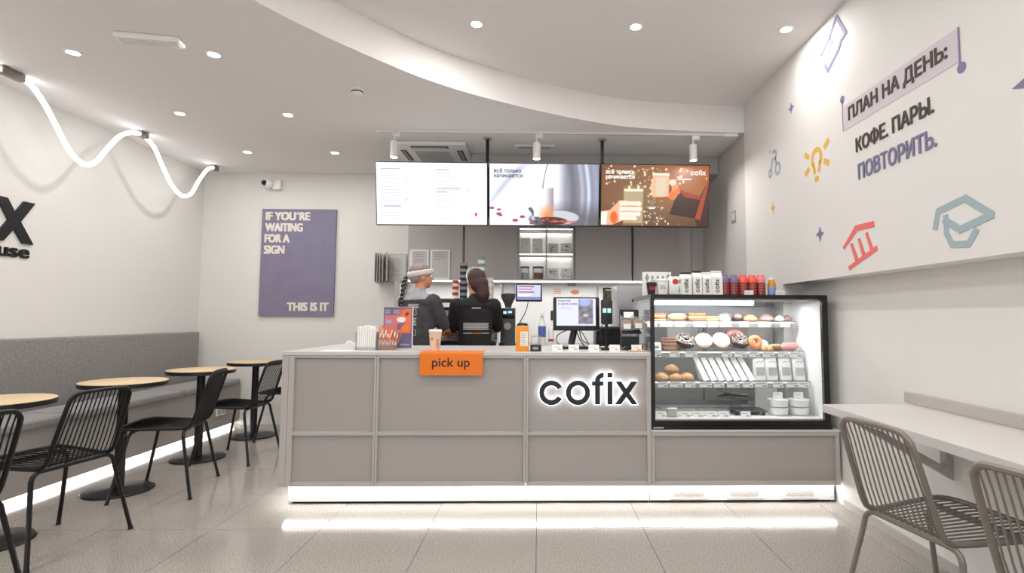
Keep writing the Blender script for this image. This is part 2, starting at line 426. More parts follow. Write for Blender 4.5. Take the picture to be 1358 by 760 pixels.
# floor tiles: speckled terrazzo-like porcelain, satin gloss
def tile_mat():
    m = bpy.data.materials.new('floor_tile'); m.use_nodes = True; MATS['floor_tile'] = m
    nt = m.node_tree; p = nt.nodes['Principled BSDF']; N = nt.nodes.new; L = nt.links.new
    g = N('ShaderNodeNewGeometry'); n1 = N('ShaderNodeTexNoise'); n1.inputs['Scale'].default_value = 190; n1.inputs['Detail'].default_value = 3; n1.inputs['Roughness'].default_value = 0.7
    n2 = N('ShaderNodeTexNoise'); n2.inputs['Scale'].default_value = 1.4
    L(g.outputs['Position'], n1.inputs['Vector']); L(g.outputs['Position'], n2.inputs['Vector'])
    r = N('ShaderNodeValToRGB'); e = r.color_ramp.elements
    e[0].position = 0.36; e[0].color = (*srgb('6f6760'), 1); e[1].position = 0.62; e[1].color = (*srgb('d1cbc4'), 1)
    q = e.new(0.5); q.color = (*srgb('a8a098'), 1)
    L(n1.outputs['Fac'], r.inputs['Fac'])
    mx = N('ShaderNodeMixRGB'); mx.blend_type = 'MULTIPLY'; mx.inputs[0].default_value = 0.10
    L(r.outputs[0], mx.inputs[1]); L(n2.outputs['Fac'], mx.inputs[2]); L(mx.outputs[0], p.inputs['Base Color'])
    p.inputs['Roughness'].default_value = 0.12; p.inputs['Specular IOR Level'].default_value = 0.5
    b = N('ShaderNodeBump'); b.inputs['Strength'].default_value = 0.006; b.inputs['Distance'].default_value = 0.002; L(n1.outputs['Fac'], b.inputs['Height']); L(b.outputs[0], p.inputs['Normal'])
tile_mat()

# ================================================================== THE SETTING
XL, XR, XS, YB, YF = -3.77, 1.937, 1.79, 6.18, -2.9
ZC, ZH = 2.80, 3.04
def struct(name, mb, m, label, cat):
    return tag(mb.build(name, m), label, cat, kind='structure')

# floor: slab + porcelain tiles
fl = thing('floor', 'speckled beige porcelain tile floor of the cafe', 'floor', (0, 0, -0.02), kind='structure')
MB().box(XL-0.1, YF, -0.12, XR+0.1, YB+0.1, -0.003).build('tile_bed', 'dark_gap', fl)
TX0, TY0, TS = -0.0046, 3.1725, 0.6
shared = {}
for k in range(-7, 4):
    for j in range(-11, 6):
        x0, x1 = max(TX0+TS*k, XL), min(TX0+TS*(k+1), XR); y0, y1 = max(TY0+TS*j, YF), min(TY0+TS*(j+1), YB)
        if x1-x0 < 0.02 or y1-y0 < 0.02: continue
        g = 0.0014; w_, h_ = round(x1-x0, 4), round(y1-y0, 4)
        if (w_, h_) in shared:
            o = bpy.data.objects.new('tile', shared[(w_, h_)]); C.objects.link(o); o.parent = fl; o.location = (x0, y0, 0.02)
        else:
            o = MB().box(x0+g, y0+g, -0.02, x1-g, y1-g, 0.0).build('tile', 'floor_tile', fl, (x0, y0, 0.02)); shared[(w_, h_)] = o.data

# walls
struct('wall_left', MB().box(XL-0.12, YF, 0, XL, YB, ZH+0.1), 'wall_paint', 'plain off-white wall behind the upholstered bench', 'wall')
struct('wall_back', MB().box(XL-0.12, YB, 0, XS+0.4, YB+0.12, ZH+0.1), 'wall_paint', 'plain off-white back wall that carries the violet poster', 'wall')
wr = thing('wall_right', 'white right-hand wall with a deeper printed upper part over the bar shelf', 'wall', (XR, 3, 0), kind='structure')
MB().box(XR, YF, 0, XR+0.12, 4.0, ZH+0.1).build('lower_wall', 'vinyl_white', wr)
MB().box(XS, YF, 1.43, XR-0.0005, 3.97, ZH+0.1).build('upper_wall_box', 'vinyl_white', wr)
MB().box(XS, 3.9705, 0, XR, 4.66, ZH+0.1).build('wall_pier', 'vinyl_white', wr)
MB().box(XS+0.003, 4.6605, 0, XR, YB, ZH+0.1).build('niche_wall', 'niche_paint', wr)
struct('baseboard_right', MB().box(XR-0.012, YF, 0, XR, 3.49, 0.045), 'cabinet_edge', 'thin grey skirting along the foot of the right-hand wall', 'baseboard')
struct('baseboard_back', MB().box(-3.27, YB-0.014, 0, -1.56, YB, 0.075), 'wall_paint', 'off-white skirting along the foot of the back wall', 'baseboard')

# ceilings: high ceiling slab and lower ceiling whose curved edge is the fascia
struct('ceiling', MB().box(XL-0.12, YF, ZH, XR+0.12, YB+0.1, ZH+0.1), 'ceiling_paint', 'raised smooth ceiling field inside the curved edge', 'ceiling')
curve = [(-2.25, YF), (-2.24, -1.5), (-2.22, -0.3), (-2.12, 0.7), (-1.95, 1.55), (-1.72, 2.25), (-1.464, 2.756), (-1.28, 3.05), (-1.05, 3.35), (-0.806, 3.63), (-0.52, 3.875), (-0.205, 4.085), (0.05, 4.235), (0.292, 4.36), (0.5, 4.45), (0.73, 4.53), (1.0, 4.58), (1.26, 4.615), (1.5, 4.637), (XS, 4.65)]
def catmull(P, n):
    out = []
    for i in range(len(P)-1):
        p0 = P[max(i-1, 0)]; p1 = P[i]; p2 = P[i+1]; p3 = P[min(i+2, len(P)-1)]
        for k in range(n):
            t = k/n; out.append(tuple(0.5*((2*p1[a])+(-p0[a]+p2[a])*t+(2*p0[a]-5*p1[a]+4*p2[a]-p3[a])*t*t+(-p0[a]+3*p1[a]-3*p2[a]+p3[a])*t**3) for a in range(len(p1))))
    out.append(tuple(P[-1])); return out
cv = catmull(curve, 4)
lo = MB(); poly = cv+[(XS, YB), (XL, YB), (XL, YF)]
lo.prism(poly, (0,0,ZC), (1,0,0), (0,1,0), (0,0,ZH-ZC-0.0005))
for i in range(len(cv)-1): lo.sm[2+i] = True
struct('ceiling_lower', lo, 'ceiling_paint', 'lower ceiling with a sweeping curved edge over the counter', 'ceiling')
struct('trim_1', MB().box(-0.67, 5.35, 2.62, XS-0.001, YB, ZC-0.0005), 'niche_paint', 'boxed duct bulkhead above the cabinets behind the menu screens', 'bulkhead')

# ================================================================== ceiling fittings
def area(name, loc, size, watt, rot=(0,0,0), shape='DISK', size_y=None, col=(1,0.985,0.965), spread=PI, parent=None):
    l = bpy.data.lights.new(name, 'AREA'); l.shape = shape; l.size = size; l.energy = watt; l.color = col; l.spread = spread
    if size_y: l.size_y = size_y
    o = bpy.data.objects.new(name, l); C.objects.link(o); o.location = loc; o.rotation_euler = rot
    if parent is not None: o.parent = parent; o.location = Vector(loc)-parent.location
    return o
def downlight(x, y, z, watt, label, group):
    t = thing('ceiling_downlight', label, 'ceiling light', (x, y, z), group)
    MB().lathe([(0.034, -0.001), (0.036, -0.006), (0.046, -0.005), (0.05, 0.0)], (x, y, z), 24, cap=False).build('bezel', 'white_metal', t)
    MB().cyl((x, y, z-0.004), 0.034, 0.003, 20).build('lens', 'lens', t)
    area('lamp', (x, y, z-0.008), 0.066, watt, parent=t)
names = ['nearest the left edge of the low ceiling', 'right of the long emergency light', 'over the second table', 'in front of the smoke detector', 'over the far end of the bench', 'in front of the violet poster']
for i, y in enumerate((3.34, 4.35, 5.37)):
    for j, x in enumerate((-2.875, -2.02)):
        downlight(x, y, ZC, DOWN_W, 'round recessed downlight '+names[i*2+j], 'downlights in the lower ceiling')
for x, nm in ((-0.404, 'above the left menu screen'), (0.611, 'above the right menu screen'), (1.583, 'close to the printed wall')):
    downlight(x, 3.37, ZH, HIGH_W, 'bright round recessed downlight in the raised ceiling '+nm, 'downlights in the raised ceiling')
for q_, y in enumerate((2.35, 1.35, 0.35, -0.7, -1.8)):
    downlight(-2.875, y, ZC, DOWN_W, 'round recessed downlight over the near bench, %s one towards the shop front' % ORD[q_], 'downlights in the lower ceiling')
for q_, y in enumerate((2.2, 0.9, -0.4, -1.7)):
    for x in (-0.404, 0.611, 1.583):
        if x > 1 and y == 2.2: continue
        downlight(x, y, ZH, HIGH_W, 'round raised-ceiling downlight over the customer area, %s row, %s column' % (ORD[q_], {-0.404: 'left', 0.611: 'middle', 1.583: 'right'}[x]), 'downlights in the raised ceiling')

t = thing('emergency_light', 'long white emergency luminaire on the low ceiling between two downlights', 'light', (-2.27, 3.15, ZC))
Mx = T(-2.27, 3.14, ZC) @ RZ(0.17)
MB().rbox(-0.17, -0.045, -0.035, 0.17, 0.045, -0.0005, 0.008, M=Mx).build('housing', 'white_plastic', t)
mb = MB()
for i in range(22): mb.box(-0.152+i*0.0145, -0.034, -0.0385, -0.146+i*0.0145, 0.034, -0.0351, M=Mx)
mb.build('diffuser_ribs', 'white_metal', t)
t = thing('smoke_detector', 'small round white smoke detector under the curved ceiling edge', 'smoke detector', (-1.3, 3.84, ZC))
MB().lathe([(0.052, 0), (0.052, -0.012), (0.046, -0.016)], (-1.3, 3.84, ZC-0.0005), 28, cap=True).build('base', 'white_plastic', t)
MB().lathe([(0.036, -0.0165), (0.042, -0.03), (0.03, -0.042), (0, -0.045)], (-1.3, 3.84, ZC), 28, cap=False).build('sensor_head', 'white_plastic', t)
mb = MB(); mb.torus((-1.3, 3.84, ZC-0.023), 0.039, 0.004, 24, 6); mb.build('vent_ring', 'dark_gap', t)

# ceiling cassette air conditioner
ac = thing('air_conditioner', 'square white cassette air conditioner set in the ceiling behind the left menu screen', 'air conditioner', (-1.02, 5.3, ZC))
X0, X1, Y0, Y1 = -1.37, -0.68, 4.97, 5.66; zc = ZC-0.035
mb = MB().rbox(X0, Y0, zc, X1, Y1, ZC-0.0005, 0.008); mb.build('fascia_panel', 'white_plastic', ac)
for (a, b, c, d) in ((X0+0.17, Y0+0.05, X1-0.17, Y0+0.105), (X0+0.17, Y1-0.105, X1-0.17, Y1-0.05), (X0+0.05, Y0+0.17, X0+0.105, Y1-0.17), (X1-0.105, Y0+0.17, X1-0.05, Y1-0.17)):
    s_ = MB().box(a, b, zc-0.001, c, d, zc+0.003).build('air_slot', 'dark_gap', ac)
    q = 0.012
    MB().box(a+q, b+q, zc-0.006, c-q, d-q, zc-0.0012).build('louvre', 'print_grey', s_)
g_ = MB().rbox(X0+0.15, Y0+0.15, zc-0.008, X1-0.15, Y1-0.15, zc-0.0005, 0.004).build('intake_grille', 'white_plastic', ac)
mb = MB()
for i in range(18): mb.box(X0+0.18, Y0+0.18+i*0.027, zc-0.011, X1-0.18, Y0+0.188+i*0.027, zc-0.0082)
o = mb.build('grille_slats', 'cabinet_edge', g_); o['kind'] = 'stuff'
t = thing('ceiling_strip_fitting', 'thin white strip fitting on the ceiling behind the middle track spotlight', 'light fitting', (-0.05, 5.07, ZC))
MB().rbox(-0.235, 5.03, ZC-0.02, 0.145, 5.1, ZC-0.0005, 0.004).build('housing', 'white_plastic', t)
MB().box(-0.2, 5.04, ZC-0.024, 0.11, 5.09, ZC-0.0205).build('cover', 'cabinet_edge', t)

# track and spotlights
t = thing('lighting_track', 'long white lighting track on the ceiling in front of the menu screens', 'lighting track', (0.1, 4.69, ZC))
MB().box(-1.42, 4.672, ZC-0.02, 1.62, 4.708, ZC-0.0005).build('rail', 'white_metal', t)
MB().box(-1.40, 4.684, ZC-0.0205, 1.60, 4.696, ZC-0.0201).build('groove', 'cabinet_grey', t)
MB().box(1.62, 4.668, ZC-0.026, 1.74, 4.712, ZC-0.0005).build('feed_cap', 'white_plastic', t)
for x, nm in ((-1.258, 'left'), (-0.023, 'middle'), (1.35, 'right')):
    t = thing('track_spotlight', 'white cylindrical track spotlight above the %s menu screen' % nm, 'spotlight', (x, 4.69, ZC-0.0205), 'spotlights on the ceiling track')
    MB().rbox(x-0.012, 4.672, ZC-0.06, x+0.055, 4.708, ZC-0.0206, 0.004).build('adapter', 'white_metal', t)
    MB().tube([(x, 4.69, ZC-0.05), (x, 4.69, ZC-0.1)], 0.008).build('stem', 'white_metal', t)
    b_ = MB().lathe([(0.02, 0.0), (0.033, -0.006), (0.033, -0.145), (0.029, -0.147), (0.028, -0.135)], (x, 4.69, ZC-0.095), 24).build('lamp_body', 'white_metal', t)
    MB().lathe([(0.0, -0.150), (0.02, -0.149), (0.0275, -0.143)], (x, 4.69, ZC-0.095), 20, cap=False).build('lens', 'spot_lens', b_)
    area('lamp', (x, 4.69, ZC-0.25), 0.05, 5, parent=t)

# rods holding the screens
for x, nm in ((-0.468, 'between the left and the middle menu screens'), (0.570, 'between the middle and the right menu screens')):
    t = thing('ceiling_rod', 'dark square ceiling rod '+nm, 'support rod', (x, 4.87, 2.565), 'rods holding the menu screens')
    MB().box(x-0.014, 4.858, 2.58, x+0.014, 4.886, ZC-0.012).build('rod', 'black_metal', t)
    MB().cyl((x, 4.872, ZC-0.013), 0.04, 0.0125, 20).build('ceiling_plate', 'cabinet_edge', t)
    MB().box(x-0.02, 5.00, 2.1, x+0.02, 5.03, 2.565).build('bracket_arm', 'black_metal', t)

# neon rope over the bench
NX = -3.49
n1 = [(3.66,2.775),(3.71,2.768),(3.764,2.745),(3.854,2.668),(3.96,2.542),(4.061,2.42),(4.154,2.355),(4.246,2.342),(4.336,2.404),(4.436,2.539),(4.542,2.665),(4.648,2.735),(4.738,2.762),(4.80,2.765)]
n2 = [(4.83,2.765),(4.951,2.711),(5.08,2.564),(5.2,2.436),(5.32,2.368),(5.411,2.359),(5.515,2.413),(5.616,2.56),(5.739,2.707),(5.84,2.765),(5.88,2.768)]
n0 = [(2.30,2.765),(2.42,2.71),(2.55,2.56),(2.67,2.43),(2.79,2.36),(2.90,2.35),(3.0,2.41),(3.15,2.56),(3.30,2.69),(3.45,2.76),(3.55,2.77)]
t = thing('neon_rope', 'glowing white neon rope drooping in waves from the ceiling over the bench', 'neon light', (NX, 3.6, 2.77))
for pts in (n0, n1, n2):
    MB().tube([(NX, a, b) for a, b in catmull(pts, 4)], 0.017, 10).build('glowing_tube', 'neon', t)
for y0, y1 in ((3.52, 3.68), (4.765, 4.855), (5.845, 5.925)):
    MB().rbox(NX-0.024, y0, 2.745, NX+0.024, y1, ZC-0.0005, 0.006).build('clamp', 'nickel', t)

# ================================================================== back wall objects (left)
t = thing('wall_poster', 'tall violet canvas poster with pale lettering on the back wall', 'poster', (-2.69, 6.165, 1.19))
MB().box(-3.10, 6.15, 1.187, -2.278, YB-0.0005, 2.385).build('canvas', 'poster_violet', t)
tx = MB(); U, V_ = (1,0,0), (0,0,1)
for s_, x, z, wd in (("IF YOU´RE", -3.06, 2.257, 0.495), ("WAITING", -3.062, 2.13, 0.42), ("FOR A", -3.064, 2.005, 0.28), ("SIGN", -3.066, 1.878, 0.23), ("THIS IS IT", -2.79, 1.243, 0.46)):
    letters(s_, 'poster_text', t, (x, 6.1495, z), U, V_, wd, 0.096, 0.0015, bold=0.0065)
t = thing('security_camera', 'white turret security camera high on the back wall', 'camera', (-3.0, YB, 2.66))
MB().rbox(-2.99, 6.12, 2.60, -2.90, YB-0.0005, 2.71, 0.012).build('mount_box', 'white_plastic', t)
b_ = MB().ball((-3.02, 6.10, 2.66), 0.052).build('camera_ball', 'white_plastic', t)
MB().lathe([(0.0, -0.012), (0.026, -0.010), (0.03, 0.006)], (-3.045, 6.055, 2.66), 20, axis='Y', cap=False).build('lens', 'black_case', b_)
# folder of menu leaves
t = thing('leaf_holder', 'grey wall-mounted holder with a fan of printed sheets beside the cabinets', 'document holder', (-1.63, 6.1, 1.56))
MB().box(-1.80, 6.13, 1.57, -1.46, YB-0.0005, 1.88).build('back_bracket', 'cabinet_grey', t)
for i, (a, x0, ln) in enumerate(((1.42, -1.795, 0.14), (1.38, -1.775, 0.15), (1.33, -1.755, 0.16), (1.25, -1.735, 0.17), (1.12, -1.71, 0.18), (0.06, -1.665, 0.205))):
    Mx = T(x0, 6.1-0.0*i, 1.725) @ RZ(-a)
    p_ = MB().box(0.0, -0.006, -0.155, ln, 0.0, 0.155, M=Mx).build('leaf', 'cabinet_grey' if i % 2 else 'cabinet_edge', t)
    MB().box(0.012, -0.0075, -0.145, ln-0.012, -0.0062, 0.145, M=Mx).build('printed_sheet', 'white_paper' if i == 1 else 'worktop', p_)
mb = MB()
Mx = T(-1.665, 6.1, 1.725) @ RZ(-0.06)
for k in range(9): mb.box(0.035, -0.0082, 0.10-k*0.024, 0.035+R.uniform(0.09, 0.14), -0.0077, 0.105-k*0.024, M=Mx)
mb.build('print', 'print_grey', t)
MB().box(-1.81, 6.085, 1.555, -1.45, 6.13, 1.569).build('bottom_rail', 'cabinet_grey', t)

# letters on the left wall (logotype and line below), reading towards the back wall
t = thing('wall_lettering', 'black raised cafe name with a smaller line under it on the left wall', 'sign', (XL, 3.9, 1.7))
S = 2.14; U, V_ = (0,1,0), (0,0,1)
y0 = 4.135-0.6225*S
for ch in 'cofix':
    mb = cofix(MB(), (XL+0.0005, y0, 1.703), U, V_, S, (0.018,0,0), letters=ch); mb.build('letter', 'black_plastic', t)
letters('coffee house', 'black_plastic', t, (XL+0.0005, 4.115-0.93, 1.597), U, V_, 0.93, 0.098, 0.012, bold=0.0035)

# ================================================================== upholstered bench
b = thing('bench', 'long built-in bench with grey velvet cushions along the left wall', 'bench', (-3.5, 3.2, 0))
BX = -3.27
MB().box(XL+0.001, YF+0.4, 0.045, BX, YB-0.001, 0.445).build('base_panel', 'bench_panel', b)
MB().box(XL+0.001, YF+0.4, 0.0, BX-0.045, YB-0.001, 0.0445).build('plinth', 'plinth_white', b)
MB().box(BX-0.044, YF+0.45, 0.036, BX-0.026, YB-0.05, 0.0445).build('led_strip', 'led_bench', b)
ys = [-1.0, 0.24, 1.48, 2.72, 3.95, 5.17, 6.13]
for i in range(6): MB().rbox(-3.62, ys[i]+0.008, 0.446, BX+0.03, ys[i+1]-0.008, 0.505, 0.018, seg=3).build('seat_cushion', 'bench_fabric', b)
for i in range(3):
    a, c = [(-1.0, 1.4), (1.4, 3.78), (3.78, 6.06)][i]
    MB().rbox(-3.76, a+0.001, 0.452, -3.665, c-0.001, 1.015, 0.02, seg=3).build('back_cushion', 'bench_fabric2', b)
o = MB().rbox(BX+0.0002, 5.72, 0.165, BX+0.012, 5.88, 0.245, 0.004).build('socket', 'white_plastic', b)
MB().box(BX+0.0121, 5.735, 0.18, BX+0.014, 5.795, 0.23).box(BX+0.0121, 5.805, 0.18, BX+0.014, 5.865, 0.23).build('socket_insert', 'cabinet_edge', o)

# ================================================================== round tables
def table():
    t = thing('round_table', '', 'table', (0,0,0), 'round tables along the bench')
    MB().lathe([(0.246, 0.728), (0.251, 0.731), (0.251, 0.7345), (0.248, 0.7365), (0.0, 0.7365)], (0,0,0), 56, cap=False).build('tabletop', 'table_wood', t)
    MB().lathe([(0.0, 0.702), (0.244, 0.702), (0.2525, 0.706), (0.2525, 0.7315), (0.244, 0.7325)], (0,0,0), 56, cap=False).build('edge_band', 'black_plastic', t)
    MB().cyl((0,0,0.018), 0.031, 0.668, 20).build('column', 'black_metal', t)
    MB().box(-0.1, -0.1, 0.690, 0.1, 0.1, 0.7015).build('mounting_plate', 'black_metal', t)
    MB().lathe([(0.203, 0.0005), (0.205, 0.006), (0.198, 0.012), (0.06, 0.02), (0.034, 0.024)], (0,0,0), 48, cap=True).build('base_disc', 'black_metal', t)
    return t
tb = table()
for i, (y, lb) in enumerate(((2.99, 'round wooden cafe table nearest the front, cut by the left edge'), (3.865, 'round wooden cafe table behind the nearest black wire chair'), (4.717, 'round wooden cafe table third from the front along the bench'), (5.575, 'round wooden cafe table farthest back near the end wall'))):
    o = tb if i == 0 else dup(tb); o.location = ((-2.86, -2.834, -2.827, -2.811)[i], y, 0); o['label'] = lb

# ================================================================== wire chairs
def chair(metal, label, group):
    t = thing('wire_chair', label, 'chair', (0,0,0), group)
    # local: +X = facing direction. seat bend at x=-0.19, front x=0.22
    zb, zf, zt = 0.435, 0.45, 0.80
    def side(y_b, y_t, y_f):  # rail from back top via bend to the front
        return [( -0.33, y_t, 0.755), (-0.245, y_b, 0.53), (-0.215, y_b, 0.462), (-0.165, y_b*1.03, 0.438), (0.0, y_f*0.93, 0.443), (0.14, y_f, 0.45)]
    L = side(0.175, 0.165, 0.215)
    path = []
    path += [(0.22, 0.0, 0.447), (0.22, 0.12, 0.447), (0.21, 0.175, 0.448), (0.185, 0.205, 0.449)]
    path += [(0.14, 0.215, 0.45), (0.0, 0.200, 0.443), (-0.14, 0.18, 0.436), (-0.185, 0.177, 0.443), (-0.212, 0.175, 0.465), (-0.238, 0.174, 0.54), (-0.298, 0.166, 0.735), (-0.308, 0.156, 0.773), (-0.315, 0.132, 0.793), (-0.318, 0.10, 0.799), (-0.318, 0.0, 0.801)]
    full = path+[(x, -y, z) for x, y, z in reversed(path[1:-1])]
    fr = MB().tube(catmull(full+[full[0]], 3)[:-1], 0.0105, 8, closed=True); fr.build('frame', metal, t)
    rods = []
    for i in range(13):
        s = (i-6)/6.8
        yt, yb, yf = 0.158*s, 0.172*s, 0.205*s
        zt = 0.803 if abs(i-6) < 5 else 0.79
        P = [(-0.317, yt, zt-0.003), (-0.294, yt*1.01, 0.725), (-0.238, yb, 0.54), (-0.212, yb, 0.463), (-0.182, yb, 0.441), (-0.14, yb, 0.435), (0.0, (yb+yf)/2, 0.441), (0.13, yf, 0.447), (0.215 if abs(i-6) < 5 else 0.195, yf, 0.447)]
        mb = MB().tube(P, 0.0034, 5)
        mb.build('rod', metal, t)
    # two leg frames (inverted U) with a cross bar each
    MB().tube([(0.115, -0.20, 0.436), (0.115, 0.20, 0.436)], 0.008, 8).build('cross_bar', metal, t)
    for xk, xf, yk in ((0.125, 0.205, 0.215), (-0.175, -0.255, 0.20)):
        for sgn in (1, -1):
            z_ = 0.425
            P = [(xk, sgn*0.10, z_), (xk, sgn*(yk-0.035), z_), (xk-0.0, sgn*(yk-0.008), z_-0.008), (xk+(xf-xk)*0.05, sgn*(yk+0.010), z_-0.03), (xk+(xf-xk)*0.15, sgn*(yk+0.018), z_-0.08), (xf, sgn*0.268, 0.006)]
            l_ = MB().tube(catmull(P, 3), 0.0105, 8).build('leg', metal, t)
            MB().cyl((xf, sgn*0.268, 0.0005), 0.0125, 0.012, 10).build('foot_cap', 'black_plastic', l_)
        MB().tube([(xk, -0.12, 0.425), (xk, 0.12, 0.425)], 0.0105, 8).build('under_bar', metal, t)
    return t
bc = chair('black_metal', '', 'black wire chairs at the round tables')
for i, (x, y, a, lb) in enumerate(((-2.55, 2.96, 171, 'black wire chair nearest the camera with its slatted back fully shown'),
        (-2.43, 2.20, 171, 'black wire chair mostly cut off by the left edge'),
        (-2.55, 3.885, 193, 'black wire chair at the second round table, turned slightly away'),
        (-2.54, 4.745, 180, 'black wire chair at the third round table'),
        (-2.46, 5.57, 180, 'black wire chair farthest back, half hidden by the grey counter'))):
    o = bc if i == 0 else dup(bc); o.location = (x, y, 0); o.rotation_euler = (0, 0, math.radians(a)); o['label'] = lb
gc = chair('grey_metal', '', 'grey wire chairs at the wall shelf')
for i, (x, y, a, lb) in enumerate(((1.515, 2.03, 9, 'grey wire chair with all its back rods in view under the wall shelf'), (1.50, 1.36, 7, 'grey wire chair cut off by the right edge'))):
    o = gc if i == 0 else dup(gc); o.location = (x, y, 0); o.rotation_euler = (0, 0, math.radians(a)); o['label'] = lb

# wall shelf table
t = thing('wall_shelf_table', 'long pale grey bar shelf fixed to the right-hand wall', 'shelf table', (1.7, 1.9, 0.70))
bevel(MB().box(1.452, 0.2, 0.705, XR-0.0005, 2.80, 0.745).build('top_board', 'worktop', t), 0.002)
bevel(MB().box(XR-0.022, 0.2, 0.7455, XR-0.0005, 2.86, 0.80).build('back_rail', 'counter_grey', t), 0.002)
for i, yb in enumerate((2.56, 1.2)):
    br = MB()
    br.prism([(0, 0.43), (0, 0.7045), (-0.035, 0.7045), (-0.035, 0.492), (-0.42, 0.7045), (-0.475, 0.7045)], (XR-0.0005, yb, 0), (1,0,0), (0,0,1), (0, 0.04, 0))
    br.build('bracket', 'counter_grey', t)

# ================================================================== printed graphics on the upper right wall
GX = XS-0.0015
WP = [0]
def wall_poly(mb, pts): WP[0] = (WP[0]+1) % 6; return mb.prism([(-a, b) for a, b in pts], (GX-WP[0]*0.0004, 0, 0), (0,-1,0), (0,0,1), (0.0012,0,0))
def decal(label, mb, m, grp=None):
    o = mb.build('wall_decal', m); return tag(o, label, 'wall decal', grp)
t = thing('wall_lettering', 'large printed three-line slogan on the right-hand wall', 'wall lettering', (GX, 2.65, 2.2))
wall_poly(MB(), [(3.117,2.281),(2.223,2.275),(2.223,2.427),(3.117,2.427)]).build('lilac_band', 'g_lilac', t)
mb = MB(); wall_poly(mb, [(3.122,2.281),(3.114,2.281),(3.114,2.465),(3.122,2.465)]); mb.lathe([(0.021, 0), (0.021, 0.0012)], (GX-0.0008, 3.118, 2.475), 24, axis='X')
wall_poly(mb, [(2.228,2.262),(2.218,2.262),(2.218,2.427),(2.228,2.427)]); mb.lathe([(0.024, 0), (0.024, 0.0012)], (GX-0.0008, 2.216, 2.245), 24, axis='X'); mb.build('cursor_pins', 'g_violet', t)
for s_, y, z, wd, h, m_ in (('ПЛАН НА ДЕНЬ:', 3.058, 2.308, 0.77, 0.094, 'g_brown'), ('КОФЕ. ПАРЫ.', 2.995, 2.111, 0.612, 0.09, 'g_brown'), ('ПОВТОРИТЬ.', 2.982, 1.955, 0.608, 0.092, 'g_violet')):
    letters(s_, m_, t, (GX-0.0016, y, z), (0,-1,0), (0,0,1), wd, h, 0.0015, bold=0.003)
def star(label, y, z, ry, rz, m_):
    P = []
    for k in range(8):
        a = k*PI/4; r = 1 if k % 2 == 0 else 0.38
        P.append((y-ry*r*math.cos(a), z+rz*r*math.sin(a)))
    mb = MB(); wall_poly(mb, P); decal(label, mb, m_, 'four-pointed stars on the printed wall')
star('small yellow four-pointed star below the molecule print', 4.101, 2.023, 0.045, 0.048, 'g_yellow')
star('violet four-pointed star low on the printed wall above the bottles', 3.418, 1.718, 0.05, 0.05, 'g_violet')
star('violet four-pointed star high on the printed wall', 3.764, 2.674, 0.048, 0.042, 'g_violet')
star('large violet four-pointed star cut by the right edge', 1.89, 2.05, 0.09, 0.085, 'g_violet')
# light bulb
mb = MB(); OU = ((GX, 3.435, 0), (0,-1,0), (0,0,1), (0.0012,0,0))
mb.ring((0, 2.215), 0.040, 0.072, *OU, n=28, a0=-0.75, a1=PI+0.75)
for sg in (1, -1): mb.prism([(sg*0.026, 2.190), (sg*0.056, 2.180), (sg*0.040, 2.112), (sg*0.010, 2.122)][::sg], *OU)
mb.prism([(-0.027, 2.062), (0.02, 2.06), (0.022, 2.096), (-0.025, 2.098)], *OU)
for (y, z, a) in ((0.125, 2.27, 0.6), (-0.125, 2.265, PI-0.6), (0.12, 2.155, -0.5), (-0.125, 2.16, PI+0.5)):
    c_, s_ = math.cos(a), math.sin(a); mb.prism([(y-c_*0.034+s_*0.018, z-s_*0.034-c_*0.018), (y+c_*0.034+s_*0.018, z+s_*0.034-c_*0.018), (y+c_*0.034-s_*0.018, z+s_*0.034+c_*0.018), (y-c_*0.034-s_*0.018, z-s_*0.034+c_*0.018)], *OU)
decal('yellow light bulb print with short rays', mb, 'g_yellow')
# molecule
mb = MB(); OU = ((GX, 4.06, 0), (0,-1,0), (0,0,1), (0.0012,0,0))
mb.ring((0.055, 2.305), 0.027, 0.052, *OU, n=24); mb.ring((-0.075, 2.30), 0.016, 0.038, *OU, n=24); mb.ring((0.0, 2.42), 0.022, 0.046, *OU, n=24, a0=-1.2, a1=2.4)
for P in ([(0.025, 2.34), (-0.006, 2.40), (0.016, 2.412), (0.048, 2.352)], [(-0.076, 2.33), (-0.038, 2.41), (-0.016, 2.40), (-0.052, 2.322)], [(-0.08, 2.46), (-0.06, 2.46), (-0.06, 2.48), (-0.08, 2.48)]): mb.prism(P[::-1], *OU)
decal('pale blue molecule print nearest the niche corner', mb, 'g_blue')
# bank
mb = MB()
for P in ([(3.164,1.598),(3.149,1.585),(3.012,1.673),(2.855,1.669),(2.857,1.703),(3.029,1.707)], [(3.114,1.481),(3.103,1.459),(2.832,1.543),(2.84,1.569)],
          [(3.087,1.609),(3.062,1.612),(3.012,1.518),(3.04,1.505)], [(3.01,1.625),(2.987,1.629),(2.944,1.535),(2.971,1.527)], [(2.941,1.648),(2.919,1.655),(2.872,1.56),(2.9,1.55)]): wall_poly(mb, P[::-1])
decal('red bank building print with three columns', mb, 'g_red')
# graduation cap
def stroke(mb, P, hw):
    for (a, b), (c, d) in zip(P, P[1:]):
        L = math.hypot(c-a, d-b); nx, ny = -(d-b)/L*hw, (c-a)/L*hw; ex, ey = (c-a)/L*hw*0.6, (d-b)/L*hw*0.6
        wall_poly(mb, [(a-ex+nx, b-ey+ny), (a-ex-nx, b-ey-ny), (c+ex-nx, d+ey-ny), (c+ex+nx, d+ey+ny)])
mb = MB()
stroke(mb, [(2.411,1.59),(2.388,1.662),(2.230,1.686),(2.10,1.592),(2.266,1.560),(2.352,1.615)], 0.0155)
stroke(mb, [(2.345,1.63),(2.345,1.555),(2.315,1.502),(2.225,1.492),(2.182,1.542)], 0.0145)
decal('pale blue graduation cap print', mb, 'g_blue')
